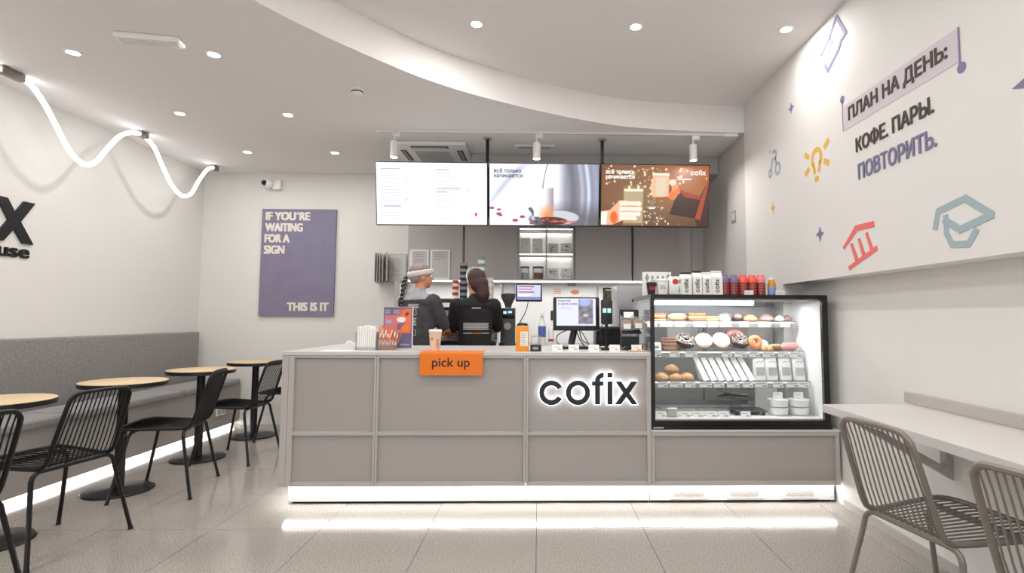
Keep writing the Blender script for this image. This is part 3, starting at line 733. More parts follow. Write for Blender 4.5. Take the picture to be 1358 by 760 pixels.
# gem-like shape by the ceiling
mb = MB()
stroke(mb, [(3.153,3.0),(3.228,2.925)], 0.011); stroke(mb, [(3.345,2.856),(3.236,2.915),(3.207,2.862)], 0.012)
stroke(mb, [(3.295,2.768),(3.268,2.718),(3.14,2.79),(3.112,2.83),(3.06,2.85),(3.146,2.995)], 0.012)
decal('violet outlined arrow-like print up against the ceiling', mb, 'g_violet')
t = thing('wall_switch', 'small grey wall switch on the grey niche wall beside the right screen', 'switch', (XS, 4.94, 2.11))
MB().rbox(XS-0.008, 4.895, 2.06, XS+0.0025, 4.985, 2.165, 0.003).build('plate', 'print_grey', t)
MB().box(XS-0.012, 4.92, 2.08, XS-0.0082, 4.96, 2.145).build('rocker', 'worktop', t)

# ================================================================== SERVICE COUNTER
YC = 3.50
ct = thing('service_counter', 'long pale grey framed service counter with six recessed panels', 'counter', (-0.45, YC, 0))
z0, z1, zt = 0.13, 0.451, 0.938
cols = [(-1.527, -1.029), (-1.0, -0.09), (-0.061, 0.690)]
for a, c in cols:
    for lo_, hi_ in ((0.156, 0.442), (0.463, 0.922)):
        MB().box(a-0.012, YC+0.022, lo_-0.012, c+0.012, YC+0.036, hi_+0.012).build('panel', 'counter_panel', ct)
def post(a, c, parent, zb=z0, zt_=zt): return bevel(MB().box(a, YC, zb, c, YC+0.06, zt_).build('post', 'counter_grey', parent), 0.0015)
post(-1.603, -1.562, ct); post(-1.5605, -1.527, ct)
for a, c in ((-1.029, -1.000), (-0.090, -0.061)): post(a, (a+c)/2-0.0008, ct); post((a+c)/2+0.0008, c, ct)
post(0.690, 0.7165, ct)
for a, c in cols:
    for lo_, hi_ in ((z0, 0.156), (0.442, 0.463), (0.922, zt)):
        bevel(MB().box(a+0.0005, YC+0.001, lo_, c-0.0005, YC+0.05, hi_).build('rail', 'counter_grey', ct), 0.0015)
MB().box(-1.603, YC+0.0605, z0, -1.575, 4.98, zt).build('side_panel', 'counter_grey', ct)
MB().box(-1.574, YC+0.0605, z0, 0.7165, YC+0.09, zt).build('carcass', 'counter_panel', ct)
MB().box(-0.98, 4.27, 0.0, 0.70, 4.30, zt).build('rear_panel', 'counter_panel', ct)
for a, c in ((-1.572, -1.0), (-0.9985, -0.0755), (-0.074, 0.7165)):
    MB().box(a, YC+0.08, 0.016, c, YC+0.095, z0-0.001).build('plinth_board', 'plinth_white', ct)
MB().box(-1.572, YC+0.0955, 0.016, -1.557, 4.9, z0-0.001).build('plinth_return', 'plinth_white', ct)
MB().box(-1.55, YC+0.10, 0.0, 0.71, YC+0.12, 0.03).build('plinth_base', 'dark_gap', ct)
MB().box(-1.59, YC+0.058, z0-0.0055, 0.7165, YC+0.066, z0-0.001).build('led_strip', 'led', ct)
MB().box(-1.593, YC+0.07, z0-0.0055, -1.585, 4.9, z0-0.001).build('led_strip', 'led', ct)

wt = thing('worktop', 'thin pale grey worktop on the long service counter', 'worktop', (-0.45, 3.9, 0.94))
bevel(MB().prism([(-1.606, YC-0.003), (0.7165, YC-0.003), (0.7165, 4.32), (-1.30, 4.32), (-1.30, 4.98), (-1.606, 4.98)], (0,0,0.9385), (1,0,0), (0,1,0), (0,0,0.0215)).build('top_board', 'worktop', wt), 0.0015)

dc = thing('display_plinth_cabinet', 'low pale grey cabinet carrying the glass display case', 'cabinet', (1.3, YC, 0))
MB().box(0.728, YC+0.022, 0.146, 1.9, YC+0.036, 0.445).build('panel', 'counter_panel', dc)
for a, c in ((0.7185, 0.736), (1.892, 1.917)): bevel(MB().box(a, YC, z0, c, YC+0.06, 0.462).build('post', 'counter_grey', dc), 0.0015)
for lo_, hi_ in ((z0, 0.156), (0.438, 0.462)): bevel(MB().box(0.7365, YC+0.001, lo_, 1.8915, YC+0.05, hi_).build('rail', 'counter_grey', dc), 0.0015)
bevel(MB().box(0.7185, YC-0.004, 0.4625, 1.921, 4.18, 0.475).build('ledge', 'worktop', dc), 0.0015)
MB().box(0.7185, YC+0.0605, z0, 1.917, YC+0.09, 0.462).build('carcass', 'counter_panel', dc)
pl = MB().box(0.7185, YC+0.08, 0.016, 1.915, YC+0.095, z0-0.001).build('plinth_board', 'plinth_white', dc)
MB().box(0.73, YC+0.10, 0.0, 1.90, YC+0.12, 0.03).build('plinth_base', 'dark_gap', dc)
MB().box(0.7185, YC+0.058, z0-0.0055, 1.915, YC+0.066, z0-0.001).build('led_strip', 'led', dc)
for x0, x1 in ((0.871, 1.071), (1.237, 1.428), (1.599, 1.786)):
    mb = MB()
    for r_ in range(3):
        n_ = 12
        for k in range(n_):
            cx = x0+(k+0.5+(0.5 if r_ == 1 else 0))*(x1-x0)/(n_+0.5); mb.lathe([(0.006, 0), (0.006, -0.0015)], (cx, YC+0.0798, 0.044+r_*0.0125), 8, axis='Y')
    o = mb.build('vent_holes', 'cabinet_grey', dc); o['kind'] = 'stuff'
    MB().box(x0-0.02, YC+0.074, 0.022, x1+0.02, YC+0.0795, 0.026).build('vent_lip', 'cabinet_edge', dc)

# lit wordmark on the counter
sg = thing('lit_sign', 'black wordmark with white halo light on the right panel of the counter', 'sign', (0.32, YC, 0.7))
for ch in 'cofix':
    l_ = cofix(MB(), (0.007, YC-0.022, 0.636), (1,0,0), (0,0,1), 1.0, (0, 0.020, 0), letters=ch, seg=48).build('letter', 'black_plastic', sg)
    cofix(MB(), (0.007, YC-0.0015, 0.636), (1,0,0), (0,0,1), 1.0, (0, 0.010, 0), letters=ch, grow=0.0045, seg=48).build('halo_plate', 'halo', l_)
    MB().box({'c':0.05,'o':0.22,'f':0.365,'i':0.443,'x':0.55}[ch], YC+0.009, 0.705 if ch != 'o' else 0.649, {'c':0.06,'o':0.27,'f':0.385,'i':0.463,'x':0.56}[ch], YC+0.0215, 0.712 if ch != 'o' else 0.655).build('stud', 'black_plastic', l_) if ch in 'fix' else None

# orange pick up sign folded over the edge
pk = thing('pick_up_sign', 'orange folded pick up sign hanging over the counter edge', 'sign', (-0.545, YC, 0.96))
mb = MB(); X0, X1 = -0.742, -0.348
prof = [(3.62, 0.9612), (3.498, 0.9612), (3.490, 0.9602), (3.4845, 0.955), (3.483, 0.946), (3.483, 0.816)]
th = [(3.62, 0.9632), (3.497, 0.9632), (3.4875, 0.962), (3.482, 0.9565), (3.4800, 0.947), (3.4800, 0.816)]
mb.prism([(y, z) for y, z in prof]+[(y, z) for y, z in reversed(th)], (X0,0,0), (0,1,0), (0,0,1), (X1-X0,0,0)); mb.build('folded_sheet', 'orange', pk)
letters('pick up', 'dark_text', pk, (-0.665, 3.4798, 0.852), (1,0,0), (0,0,1), 0.236, 0.074, 0.0006, bold=0.0008)

# ================================================================== DISPLAY CASE
dcx0, dcx1, dz0, dz1 = 0.722, 1.874, 0.4755, 1.333
dy0, dy1 = 3.515, 4.15
cs = thing('display_case', 'black framed glass display case lit white inside', 'display case', (1.3, 3.8, dz0))
MB().box(dcx0, dy0-0.006, dz0, dcx1+0.006, dy1, 0.500).build('base', 'black_case', cs)
MB().box(dcx0, dy0, 0.5005, dcx1, dy1, 0.529).build('lower_frame', 'black_case', cs)
MB().box(dcx0+0.01, dy0-0.0075, 0.482, dcx0+0.075, dy0-0.0062, 0.492).build('maker_plate', 'steel', cs)
MB().box(dcx0, dy0, 1.308, dcx1, dy1, dz1).build('top_frame', 'black_case', cs)
for a, c in ((dcx0, dcx0+0.024), (dcx1-0.036, dcx1)): MB().box(a, dy0, 0.5295, c, dy0+0.03, 1.3075).build('front_upright', 'black_case', cs)
MB().box(dcx0, dy1-0.03, 0.5295, dcx0+0.024, dy1, 1.3075).build('rear_upright', 'steel_soft', cs)
MB().box(dcx0+0.0245, dy0+0.01, 0.5295, dcx1-0.0365, dy0+0.016, 1.3075).build('front_glass', 'case_glass', cs)
MB().box(dcx0+0.004, dy0+0.031, 0.5295, dcx0+0.010, dy1-0.031, 1.3075).build('side_glass', 'case_glass', cs)
MB().box(dcx1-0.02, dy0+0.031, 0.5295, dcx1-0.008, dy1-0.001, 1.3075).build('side_wall', 'white_plastic', cs)
MB().box(dcx0+0.0245, dy0+0.04, 1.298, dcx1-0.022, dy1-0.04, 1.3075).build('ceiling_panel', 'steel_soft', cs)
MB().box(dcx0+0.026, dy0+0.032, 0.5295, dcx1-0.022, dy1-0.032, 0.537).build('deck', 'white_metal', cs)
# rear sliding doors
for a, c, yy in ((dcx0+0.026, 1.27, dy1-0.028), (1.24, 1.80, dy1-0.018)):
    d_ = MB().box(a, yy, 0.56, c, yy+0.004, 1.27).build('rear_door', 'glass_soft', cs)
    mb = MB()
    for p in ((a, 0.5375, c, 0.57), (a, 1.262, c, 1.297), (a, 0.5705, a+0.022, 1.2615), (c-0.022, 0.5705, c, 1.2615)): mb.box(p[0], yy-0.003, p[1], p[2], yy+0.007, p[3])
    mb.build('door_frame', 'steel_soft', d_)
MB().box(1.80, dy1-0.04, 0.5375, 1.853, dy1-0.001, 1.297).build('rear_post', 'steel_soft', cs)
MB().box(dcx0+0.03, dy1-0.06, 1.20, 1.79, dy1-0.045, 1.262).build('air_duct', 'steel_soft', cs)
MB().tube([(0.80, 3.80, 1.283), (1.50, 3.80, 1.283)], 0.011, 10).build('light_tube', 'led_case', cs)
area('lamp', (1.25, 3.75, 1.285), 1.0, 6.5, (0,0,0), 'RECTANGLE', 0.04, (0.97, 0.985, 1.0), parent=cs)
# shelves: (front Y, z, right end)
SH = [(3.87, 1.155, 1.835), (3.77, 0.951, 1.838), (3.70, 0.753, 1.842)]
for y, z, x1 in SH:
    s_ = MB().box(0.755, y, z, x1, dy1-0.065, z+0.006).build('glass_shelf', 'glass_soft', cs)
    MB().box(0.755, y-0.004, z-0.040, x1, y-0.0005, z-0.034).build('shelf_edge', 'steel', s_)
    r_ = MB().box(0.755, y-0.0085, z-0.037, x1, y-0.0045, z+0.001).build('price_rail', 'film', cs)
    MB().tube([(0.76, y+0.02, z-0.006), (x1-0.01, y+0.02, z-0.006)], 0.004, 6).build('shelf_light', 'led_shelf', s_)
# price cards in the rails
names = ('top', 'middle', 'lower')
PX = [(0.80, 0.90, 1.00, 1.14, 1.235, 1.325, 1.455, 1.60, 1.75), (0.80, 0.935, 1.05, 1.295, 1.39, 1.485, 1.585, 1.685, 1.775), (0.835, 0.925, 1.02, 1.125, 1.215, 1.31, 1.41, 1.50, 1.615, 1.715, 1.79)]
for si, (y, z, x1) in enumerate(SH):
    for k, x in enumerate(PX[si]):
        t = thing('price_card', '%s price card from the left on the %s shelf rail of the display case' % (ORD[k], names[si]), 'price card', (x, y-0.0095, z-0.035), 'price cards on the shelf rails')
        z = z-0.039
        wd = 0.034+0.008*((k*7+si) % 2)
        MB().box(x-wd, y-0.0105, z+0.004, x+wd, y-0.009, z+0.041).build('card', 'white_paper', t)
        mb = MB(); mb.box(x-wd+0.006, y-0.0108, z+0.030, x+wd-0.012, y-0.01055, z+0.033); mb.box(x-wd+0.006, y-0.0108, z+0.024, x+wd-0.024, y-0.01055, z+0.0265); mb.box(x+wd*0.25, y-0.0108, z+0.010, x+wd-0.006, y-0.01055, z+0.018)
        mb.build('print', 'print_grey', t); z = z+0.039

# ---- food builders (each returns its root; base centre at (x,y,z))
def one(mb, m, name, label, cat, group=None, origin=(0,0,0)): return tag(mb.build(name, m, None, origin), label, cat, group)
def donut(x, y, z, Rm, r, dough, ice, label, tilt=0.0, turn=0.0, sprinkles=0):
    h = (Rm+r)*abs(math.sin(tilt))+r*abs(math.cos(tilt))
    t = thing('donut', label, 'donut', (x, y, z), 'donuts in the display case')
    M = RZ(turn) @ RX(tilt); c = (x, y, z+max(h, r))
    MB().torus(c, Rm, r, 24, 10, M=M).build('dough', dough, t)
    off = M @ Vector((0,0,r*0.18)); g = MB().torus((c[0]+off.x, c[1]+off.y, c[2]+off.z), Rm, r*0.99, 24, 10, M=M, sz=0.86).build('icing', ice, t)
    if sprinkles:
        mb = MB()
        for i in range(sprinkles):
            a, b = R.uniform(0, 2*PI), R.uniform(0.25, PI-0.25); p = M @ Vector(((Rm+r*math.cos(b))*math.cos(a), (Rm+r*math.cos(b))*math.sin(a), r*math.sin(b)*0.9+r*0.2))
            q = M @ Vector((R.uniform(-1,1), R.uniform(-1,1), 0.2)).normalized()*0.006
            mb.tube([Vector(c)+p-q, Vector(c)+p+q], 0.0016, 4)
        o = mb.build('sprinkles', 'sprinkle', g); o['kind'] = 'stuff'
    return t
def bun(x, y, z, rx, ry, rz, m, label, top=None, cat='bun', name='bun', a=0.0, group='buns and rolls in the display case'):
    t = thing(name, label, cat, (x, y, z), group); M = RZ(a)
    MB().lathe([(0, 0), (0.8, 0.0), (0.98, 0.25), (1.0, 0.5), (0.9, 0.9), (0.6, 1.35), (0.25, 1.62), (0, 1.7)], (0,0,0), 20, cap=False, M=T(x, y, z) @ M @ Matrix.Diagonal((rx, ry, rz/1.7*1.0, 1))).build('dough', m, t)
    if top: MB().lathe([(0.93, 0.85), (0.78, 1.2), (0.5, 1.55), (0.2, 1.76), (0, 1.8)], (0,0,0), 20, cap=False, M=T(x, y, z) @ M @ Matrix.Diagonal((rx, ry, rz/1.7, 1))).build('topping', top, t)
    return t
def eclair(x, y, z, L_, r, dough, ice, label, a=0.0):
    t = thing('eclair', label, 'eclair', (x, y, z), 'filled pastries in the display case'); M = T(x, y, z+r*1.0) @ RZ(a)
    P = [(-L_/2+L_*k/8, 0, 0) for k in range(9)]; rr = [r*math.sqrt(max(0.05, 1-((k-4)/4.05)**4)) for k in range(9)]
    MB().tube([M @ Vector(p) for p in P], [q*1.0 for q in rr], 12).build('dough', dough, t)
    MB().tube([M @ Vector((p[0]*0.95, 0, r*0.36)) for p in P], [q*0.88 for q in rr], 12).build('icing', ice, t)
    return t
def slices(x, y, z, w_, d_, n, h, m1, m2, label, name='cake_stack', cat='cake'):
    t = thing(name, label, cat, (x, y, z))
    for k in range(n):
        dx = R.uniform(-0.003, 0.003)
        MB().rbox(x-w_/2+dx, y-d_/2, z+k*h/n+0.0003, x+w_/2+dx, y+d_/2, z+(k+1)*h/n-0.0003, min(0.003, h/n*0.3)).build('layer', m1 if k % 2 == 0 else m2, t)
    return t
ys = [y for y, _, _ in SH]
zs = [z+0.0065 for _, z, _ in SH]
# top shelf
y, z = 3.93, zs[0]
slices(0.862, y, z, 0.085, 0.12, 4, 0.055, 'bread', 'bread_dark', 'layered brown cake slab at the left end of the top shelf')
eclair(1.0, y, z, 0.14, 0.024, 'bread', 'icing_white', 'white iced eclair beside the layered brown cake slab')
t = slices(1.13, y, z, 0.12, 0.12, 3, 0.05, 'bread_dark', 'bread', 'nutty brown loaf cake on the top shelf', 'loaf_cake')
mb = MB()
for i in range(40): mb.ball((1.13+R.uniform(-0.055, 0.055), y+R.uniform(-0.055, 0.03), z+0.053), 0.006, 0.005, 0.004, 6, 4)
o = mb.build('nuts', 'bread', t); o['kind'] = 'stuff'
slices(1.235, y, z, 0.095, 0.1, 2, 0.034, 'bread', 'icing_orange', 'low cake slice with orange red top on the top shelf')
t = bun(1.335, y, z, 0.045, 0.045, 0.05, 'icing_white', 'pale cream dessert under a clear dome on the top shelf', cat='dessert', name='dessert')
MB().lathe([(0.055, 0), (0.055, 0.045), (0.03, 0.062), (0, 0.064)], (1.335, y, z), 24, cap=False).build('dome', 'film', t)
bun(1.435, y, z, 0.04, 0.04, 0.052, 'choc', 'dark chocolate bun with pale crumbs on the top shelf', 'mauve')
bun(1.525, y, z, 0.055, 0.05, 0.05, 'bread', 'tan bun in a white paper cup on the top shelf')
bun(1.645, y, z, 0.055, 0.05, 0.052, 'mauve', 'mauve brown bun on the top shelf')
bun(1.74, y, z, 0.036, 0.036, 0.04, 'icing_white', 'small cream white bun near the right end of the top shelf', 'icing_white')
bun(1.80, y+0.01, z, 0.03, 0.04, 0.046, 'mauve', 'last brown bun at the right end of the top shelf')
# middle shelf
y, z = 3.85, zs[1]
t = thing('paper_box', 'small white paper box at the left end of the middle shelf', 'box', (0.80, y, z))
MB().box(0.78, y-0.05, z, 0.852, y+0.05, z+0.05).build('carton', 'white_paper', t); MB().box(0.79, y-0.0508, z+0.012, 0.835, y-0.0503, z+0.03).build('label_print', 'print_grey', t)
slices(0.915, y, z, 0.088, 0.09, 7, 0.085, 'bread_dark', 'mauve', 'tall stack of brown cookies on the middle shelf', 'cookie_stack', 'cookies')
donut(1.035, y-0.005, z, 0.042, 0.026, 'choc', 'choc', 'dark donut with white sprinkles leaning on the middle shelf', 0.6, 0.1, 90)
bun(1.02, y+0.09, z, 0.055, 0.045, 0.11, 'bread', 'tall bun behind the dark sprinkled donut')
donut(1.160, y-0.01, z, 0.034, 0.028, 'bread', 'icing_white', 'left white iced donut on the middle shelf', 0.8, -0.2)
donut(1.282, y-0.01, z, 0.034, 0.028, 'bread', 'icing_white', 'right white iced donut on the middle shelf', 0.9, 0.1)
donut(1.408, y-0.02, z, 0.040, 0.026, 'choc', 'choc', 'dark chocolate donut beside the white iced donuts', 0.7, 0.2, 60)
donut(1.42, y+0.10, z, 0.045, 0.028, 'bread', 'icing_pink', 'pink and white donut standing behind the chocolate donut', 1.2, 0)
donut(1.515, y-0.03, z, 0.030, 0.022, 'bread', 'icing_orange', 'orange glazed donut standing upright on the middle shelf', 1.35, 0.1)
eclair(1.57, y+0.03, z+0.0, 0.13, 0.032, 'icing_white', 'icing_white', 'thick white iced eclair behind the brown bites')
for k, (x_, y_, lb) in enumerate(((1.572, y-0.045, 'small brown bite in front of the white eclair, left one'), (1.61, y-0.05, 'small brown bite in front of the white eclair, right one'))): bun(x_, y_, z, 0.022, 0.02, 0.04, 'bread', lb, cat='pastry', name='pastry_bite', group='brown bites on the middle shelf')
eclair(1.675, y, z, 0.10, 0.02, 'bread_dark', 'salad', 'brown filled roll between the eclairs on the middle shelf')
eclair(1.768, y-0.01, z, 0.125, 0.026, 'icing_pink', 'icing_pink', 'pink iced eclair at the right end of the middle shelf')
# lower shelf
y, z = 3.78, zs[2]
for x_, y_, z_, lb in ((0.845, y, z, 'seeded roll at the left end of the lower shelf'), (0.935, y, z, 'second roll from the left on the lower shelf'), (1.02, y, z, 'roll next to the sandwich packs on the lower shelf'), (0.92, y+0.02, z+0.053, 'roll lying on top of the other rolls')):
    bun(x_, y_, z_, 0.052, 0.045, 0.05, 'bread', lb, group='bread rolls on the lower shelf', cat='roll', name='bread_roll')
for k in range(7):
    x_ = 1.115+k*0.052
    t = thing('sandwich_pack', '%s white triangular sandwich pack from the left on the lower shelf' % ORD[k], 'sandwich', (x_, y, z), 'white sandwich packs leaning on the lower shelf')
    M = T(x_, y, z+0.0005) @ RY(-0.22) @ T(0,0,0.0005)
    MB().prism([(0.0, 0.0), (0.15, 0.0), (0.0, 0.146)], (0,0,0), (0,-1,0), (0,0,1), (0.035,0,0)).build('carton', 'white_paper', t)
    o = t.children[0]
    for v in o.data.vertices: v.co = (M @ (v.co+Vector((x_, y, z))+Vector((0, 0.06, 0)))) - Vector((x_, y, z))
    fl_ = MB().prism([(0.012, 0.010), (0.125, 0.010), (0.012, 0.12)], (0.0355,0,0), (0,-1,0), (0,0,1), (0.0006,0,0)).build('window', 'film', t)
    for v in fl_.data.vertices: v.co = (M @ (v.co+Vector((x_, y, z))+Vector((0, 0.06, 0)))) - Vector((x_, y, z))
for k, x_ in enumerate((1.525, 1.61, 1.705, 1.80)):
    t = thing('food_pouch', '%s clear topped white food pouch from the left on the lower shelf' % ORD[k], 'food pouch', (x_, y, z), 'food pouches on the lower shelf')
    M = T(x_, y, z)
    sec = [(0.0, 0.040, 0.026), (0.02, 0.042, 0.028), (0.10, 0.041, 0.018), (0.145, 0.040, 0.006), (0.16, 0.040, 0.002)]
    v = []; f = []
    for (h, a, b) in sec:
        for q in range(16):
            g = 2*PI*q/16; sx = abs(math.cos(g))**0.5*(1 if math.cos(g) > 0 else -1); sy2 = abs(math.sin(g))**0.7*(1 if math.sin(g) > 0 else -1); v.append((x_+a*sx, y+b*sy2+h*0.12, z+h))
    for j in range(len(sec)-1):
        for q in range(16): f.append((j*16+q, j*16+(q+1)%16, (j+1)*16+(q+1)%16, (j+1)*16+q))
    f.append(tuple(reversed(range(16)))); f.append(tuple(range(64, 80)))
    MB().add(v, f, 0, True).build('pouch', 'white_paper', t)
    MB().box(x_-0.028, y-0.026, z+0.03, x_+0.028, y-0.0245+0.012, z+0.085, M=None).build('label', 'worktop', t)
    mb = MB()
    for q in range(4): mb.box(x_-0.02+q*0.012, y-0.022+0.145*0.12-0.006, z+0.118+0.006*(q % 2), x_-0.013+q*0.012, y-0.0195+0.145*0.12-0.008, z+0.123+0.006*(q % 2))
    mb.build('print', 'black_plastic', t)
# deck of the case
dz = 0.5375
for k, (x_, w_) in enumerate(((0.80, 0.04), (0.93, 0.05), (1.03, 0.05), (1.12, 0.05), (1.215, 0.045))):
    t = thing('salad_tray', '%s flat lidded food tray from the left on the case floor' % ORD[k], 'food tray', (x_, 3.72, dz), 'lidded food trays on the case floor')
    MB().rbox(x_-w_, 3.63, dz+0.0002, x_+w_, 3.78, dz+0.028, 0.008).build('tray', 'white_plastic', t)
    MB().rbox(x_-w_+0.003, 3.633, dz+0.0285, x_+w_-0.003, 3.777, dz+0.036, 0.003).build('lid', 'film', t)
t = thing('small_black_box', 'small dark square box standing on the case floor at the left', 'box', (0.875, 3.66, dz))
MB().rbox(0.846, 3.60, dz+0.0002, 0.905, 3.625, dz+0.05, 0.003).build('body', 'cabinet_grey', t); MB().rbox(0.843, 3.597, dz+0.0505, 0.908, 3.628, dz+0.057, 0.002).build('lid', 'white_plastic', t)
for k, x_ in enumerate((0.80, 0.96, 1.04, 1.13, 1.21, 1.35)):
    t = thing('price_card', '%s price card from the left standing on the case floor' % ORD[k], 'price card', (x_, 3.575, dz), 'price cards on the case floor')
    M = T(x_, 3.575, dz) @ RX(-0.35); MB().box(-0.033, 0, 0.0, 0.033, 0.0012, 0.042, M=M).build('card', 'white_paper', t)
    MB().box(-0.026, -0.0004, 0.026, 0.012, -0.0001, 0.029, M=M).box(-0.0, -0.0004, 0.008, 0.026, -0.0001, 0.016, M=M).build('print', 'print_grey', t)
t = thing('cake_stand', 'clear two tier round cake stand at the back of the case floor', 'cake stand', (1.40, 3.9, dz))
MB().cyl((1.40, 3.9, dz+0.0002), 0.035, 0.13, 20).build('pedestal', 'glass_soft', t)
for k, h in enumerate((0.075, 0.13)): MB().lathe([(0, h), (0.125, h), (0.13, h+0.012), (0.127, h+0.012), (0.122, h+0.005), (0, h+0.005)], (1.40, 3.9, dz), 40, cap=False).build('tier', 'steel', t)
t = thing('serving_board', 'dark slate board on short feet in the case', 'tray', (1.40, 3.72, dz))
MB().box(1.31, 3.66, dz+0.022, 1.52, 3.79, dz+0.034).build('board', 'stone_tray', t)
for a in (1.32, 1.50):
    for c in (3.67, 3.77): MB().box(a, c, dz+0.0002, a+0.012, c+0.012, dz+0.0218).build('foot', 'black_plastic', t)
for k, (x_, lb) in enumerate(((1.615, 'left white round bowl stack on the case floor'), (1.755, 'right white round bowl stack on the case floor'))):
    t = thing('food_bowls', lb, 'bowls', (x_, 3.70, dz), 'white bowl stacks on the case floor')
    for q in range(2):
        b0 = dz+0.0003+q*0.052
        MB().lathe([(0.045, 0), (0.06, 0.004), (0.067, 0.045), (0.069, 0.05), (0.0, 0.051)], (x_, 3.70, b0), 28).build('bowl', 'white_plastic', t)
    t2 = thing('price_card', 'price card on top of the %s white bowl stack' % ('left', 'right')[k], 'price card', (x_, 3.70, dz+0.106), 'price cards on the bowl stacks')
    MB().box(x_-0.033, 3.70, dz+0.1045, x_+0.033, 3.7012, dz+0.148).build('card', 'white_paper', t2)
    MB().box(x_-0.022, 3.6995, dz+0.13, x_+0.015, 3.6999, dz+0.133).build('print', 'print_grey', t2)
t = thing('paper_stack', 'tall stack of white boxes behind the slate board in the case', 'boxes', (1.62, 3.98, dz))
for q in range(4): MB().box(1.54, 3.90, dz+0.0003+q*0.042, 1.70, 4.04, dz+0.0415+q*0.042).build('box', 'white_paper', t)

# ================================================================== ON TOP OF THE CASE
tz = dz1+0.0004
t = thing('tea_box', 'white carton with green diamond print at the left end of the case top', 'box', (0.805, 3.84, tz))
MB().box(0.735, 3.80, tz, 0.925, 3.87, tz+0.168).build('carton', 'white_paper', t)
mb = MB()
for k in range(5):
    cx, cz, rx, rz = 0.757+k*0.037, tz+0.128, (0.015 if k in (0, 4) else 0.010), (0.032 if k in (0, 4) else 0.018); mb.prism([(-rx,0),(0,-rz),(rx,0),(0,rz)], (cx, 3.7995, cz), (1,0,0), (0,0,1), (0,-0.0006,0))
for k in range(6): mb.box(0.785+k*0.016, 3.7992, tz+0.100, 0.796+k*0.016, 3.7997, tz+0.112)
mb.prism([(-0.014,0),(0,-0.032),(0.014,0),(0,0.032)], (0.905, 3.7995, tz+0.07), (1,0,0), (0,0,1), (0,-0.0006,0)); mb.build('print', 'green_print', t)
def cup(name, label, x, y, z, r0, r1, h, m, lid=None, cat='cup', group=None, sleeve=None):
    t = thing(name, label, cat, (x, y, z), group)
    MB().lathe([(r0*0.94, 0), (r0, 0.001), (r1, h), (r1*1.04, h+0.002), (r1*1.04, h+0.005), (r1*0.97, h+0.005), (0, h+0.0045)], (x, y, z), 28).build('body', m, t)
    if lid: MB().lathe([(r1*1.07, h+0.0052), (r1*1.07, h+0.012), (r1*0.98, h+0.018), (r1*0.92, h+0.019), (r1*0.88, h+0.015), (0, h+0.015)], (x, y, z), 28).build('lid', lid, t)
    return t
t = cup('dessert_cup', 'small navy tub with a red and white label on the case top', 0.757, 3.66, tz, 0.024, 0.032, 0.068, 'navy', 'black_plastic')
mb = MB(); 
for q in range(3): mb.box(0.74, 3.6285-q*0.0008, tz+0.034+q*0.009, 0.776, 3.634, tz+0.039+q*0.009)
mb.build('label', 'red_print', t)
t = cup('paper_tub', 'plain white paper tub with grey print on the case top', 0.83, 3.66, tz, 0.036, 0.040, 0.09, 'white_paper', 'white_plastic')
mb = MB()
for q in range(3): mb.box(0.81, 3.6195, tz+0.045+q*0.010, 0.85-q*0.006, 3.626, tz+0.048+q*0.010)
mb.build('print', 'print_grey', t)
t = thing('printed_carton', 'white carton with an orange red sun and green leaf print on the case top', 'box', (0.915, 3.66, tz))
MB().rbox(0.872, 3.63, tz, 0.955, 3.69, tz+0.125, 0.01).build('carton', 'white_paper', t)
MB().lathe([(0.019, 0), (0.019, 0.0006)], (0.912, 3.629, tz+0.090), 24, axis='Y').build('sun_print', 'red_print', t)
MB().prism([(-0.012,-0.014),(0.01,-0.012),(0.014,0.014),(-0.004,0.01)], (0.937, 3.6296, tz+0.092), (1,0,0), (0,0,1), (0,-0.0006,0)).prism([(-0.005,-0.02),(0.006,-0.012),(0.004,0.03),(-0.002,0.02)], (0.938, 3.6296, tz+0.035), (1,0,0), (0,0,1), (0,-0.0006,0)).build('leaf_print', 'green_print', t)
for k, (x_, w_, blk) in enumerate(((0.99, 0.036, 1), (1.065, 0.030, 1), (1.13, 0.030, 0), (1.198, 0.036, 0))):
    t = thing('coffee_bag', '%s white coffee bag with vertical black name from the left on the case top' % ORD[k], 'coffee bag', (x_, 3.67, tz), 'white coffee bags on the case top')
    h = 0.145+0.01*(k % 2)
    MB().prism([(-0.03, 0), (0.03, 0), (0.027, h*0.8), (0.004, h*0.99), (-0.004, h*0.99), (-0.027, h*0.8)], (x_-w_, 3.67, tz), (0,-1,0), (0,0,1), (2*w_,0,0)).build('bag', 'white_paper', t)
    MB().rbox(x_-w_-0.001, 3.662, tz+h*0.992, x_+w_+0.001, 3.678, tz+h*0.992+0.012, 0.004).build('folded_top', 'black_plastic' if blk else 'white_paper', t)
    cofix(MB(), (x_+0.012, 3.6392, tz+0.02), (0,0.0,1), (-1,0,0), 0.145, (0,-0.0008,0), seg=16).build('name_print', 'black_plastic', t)
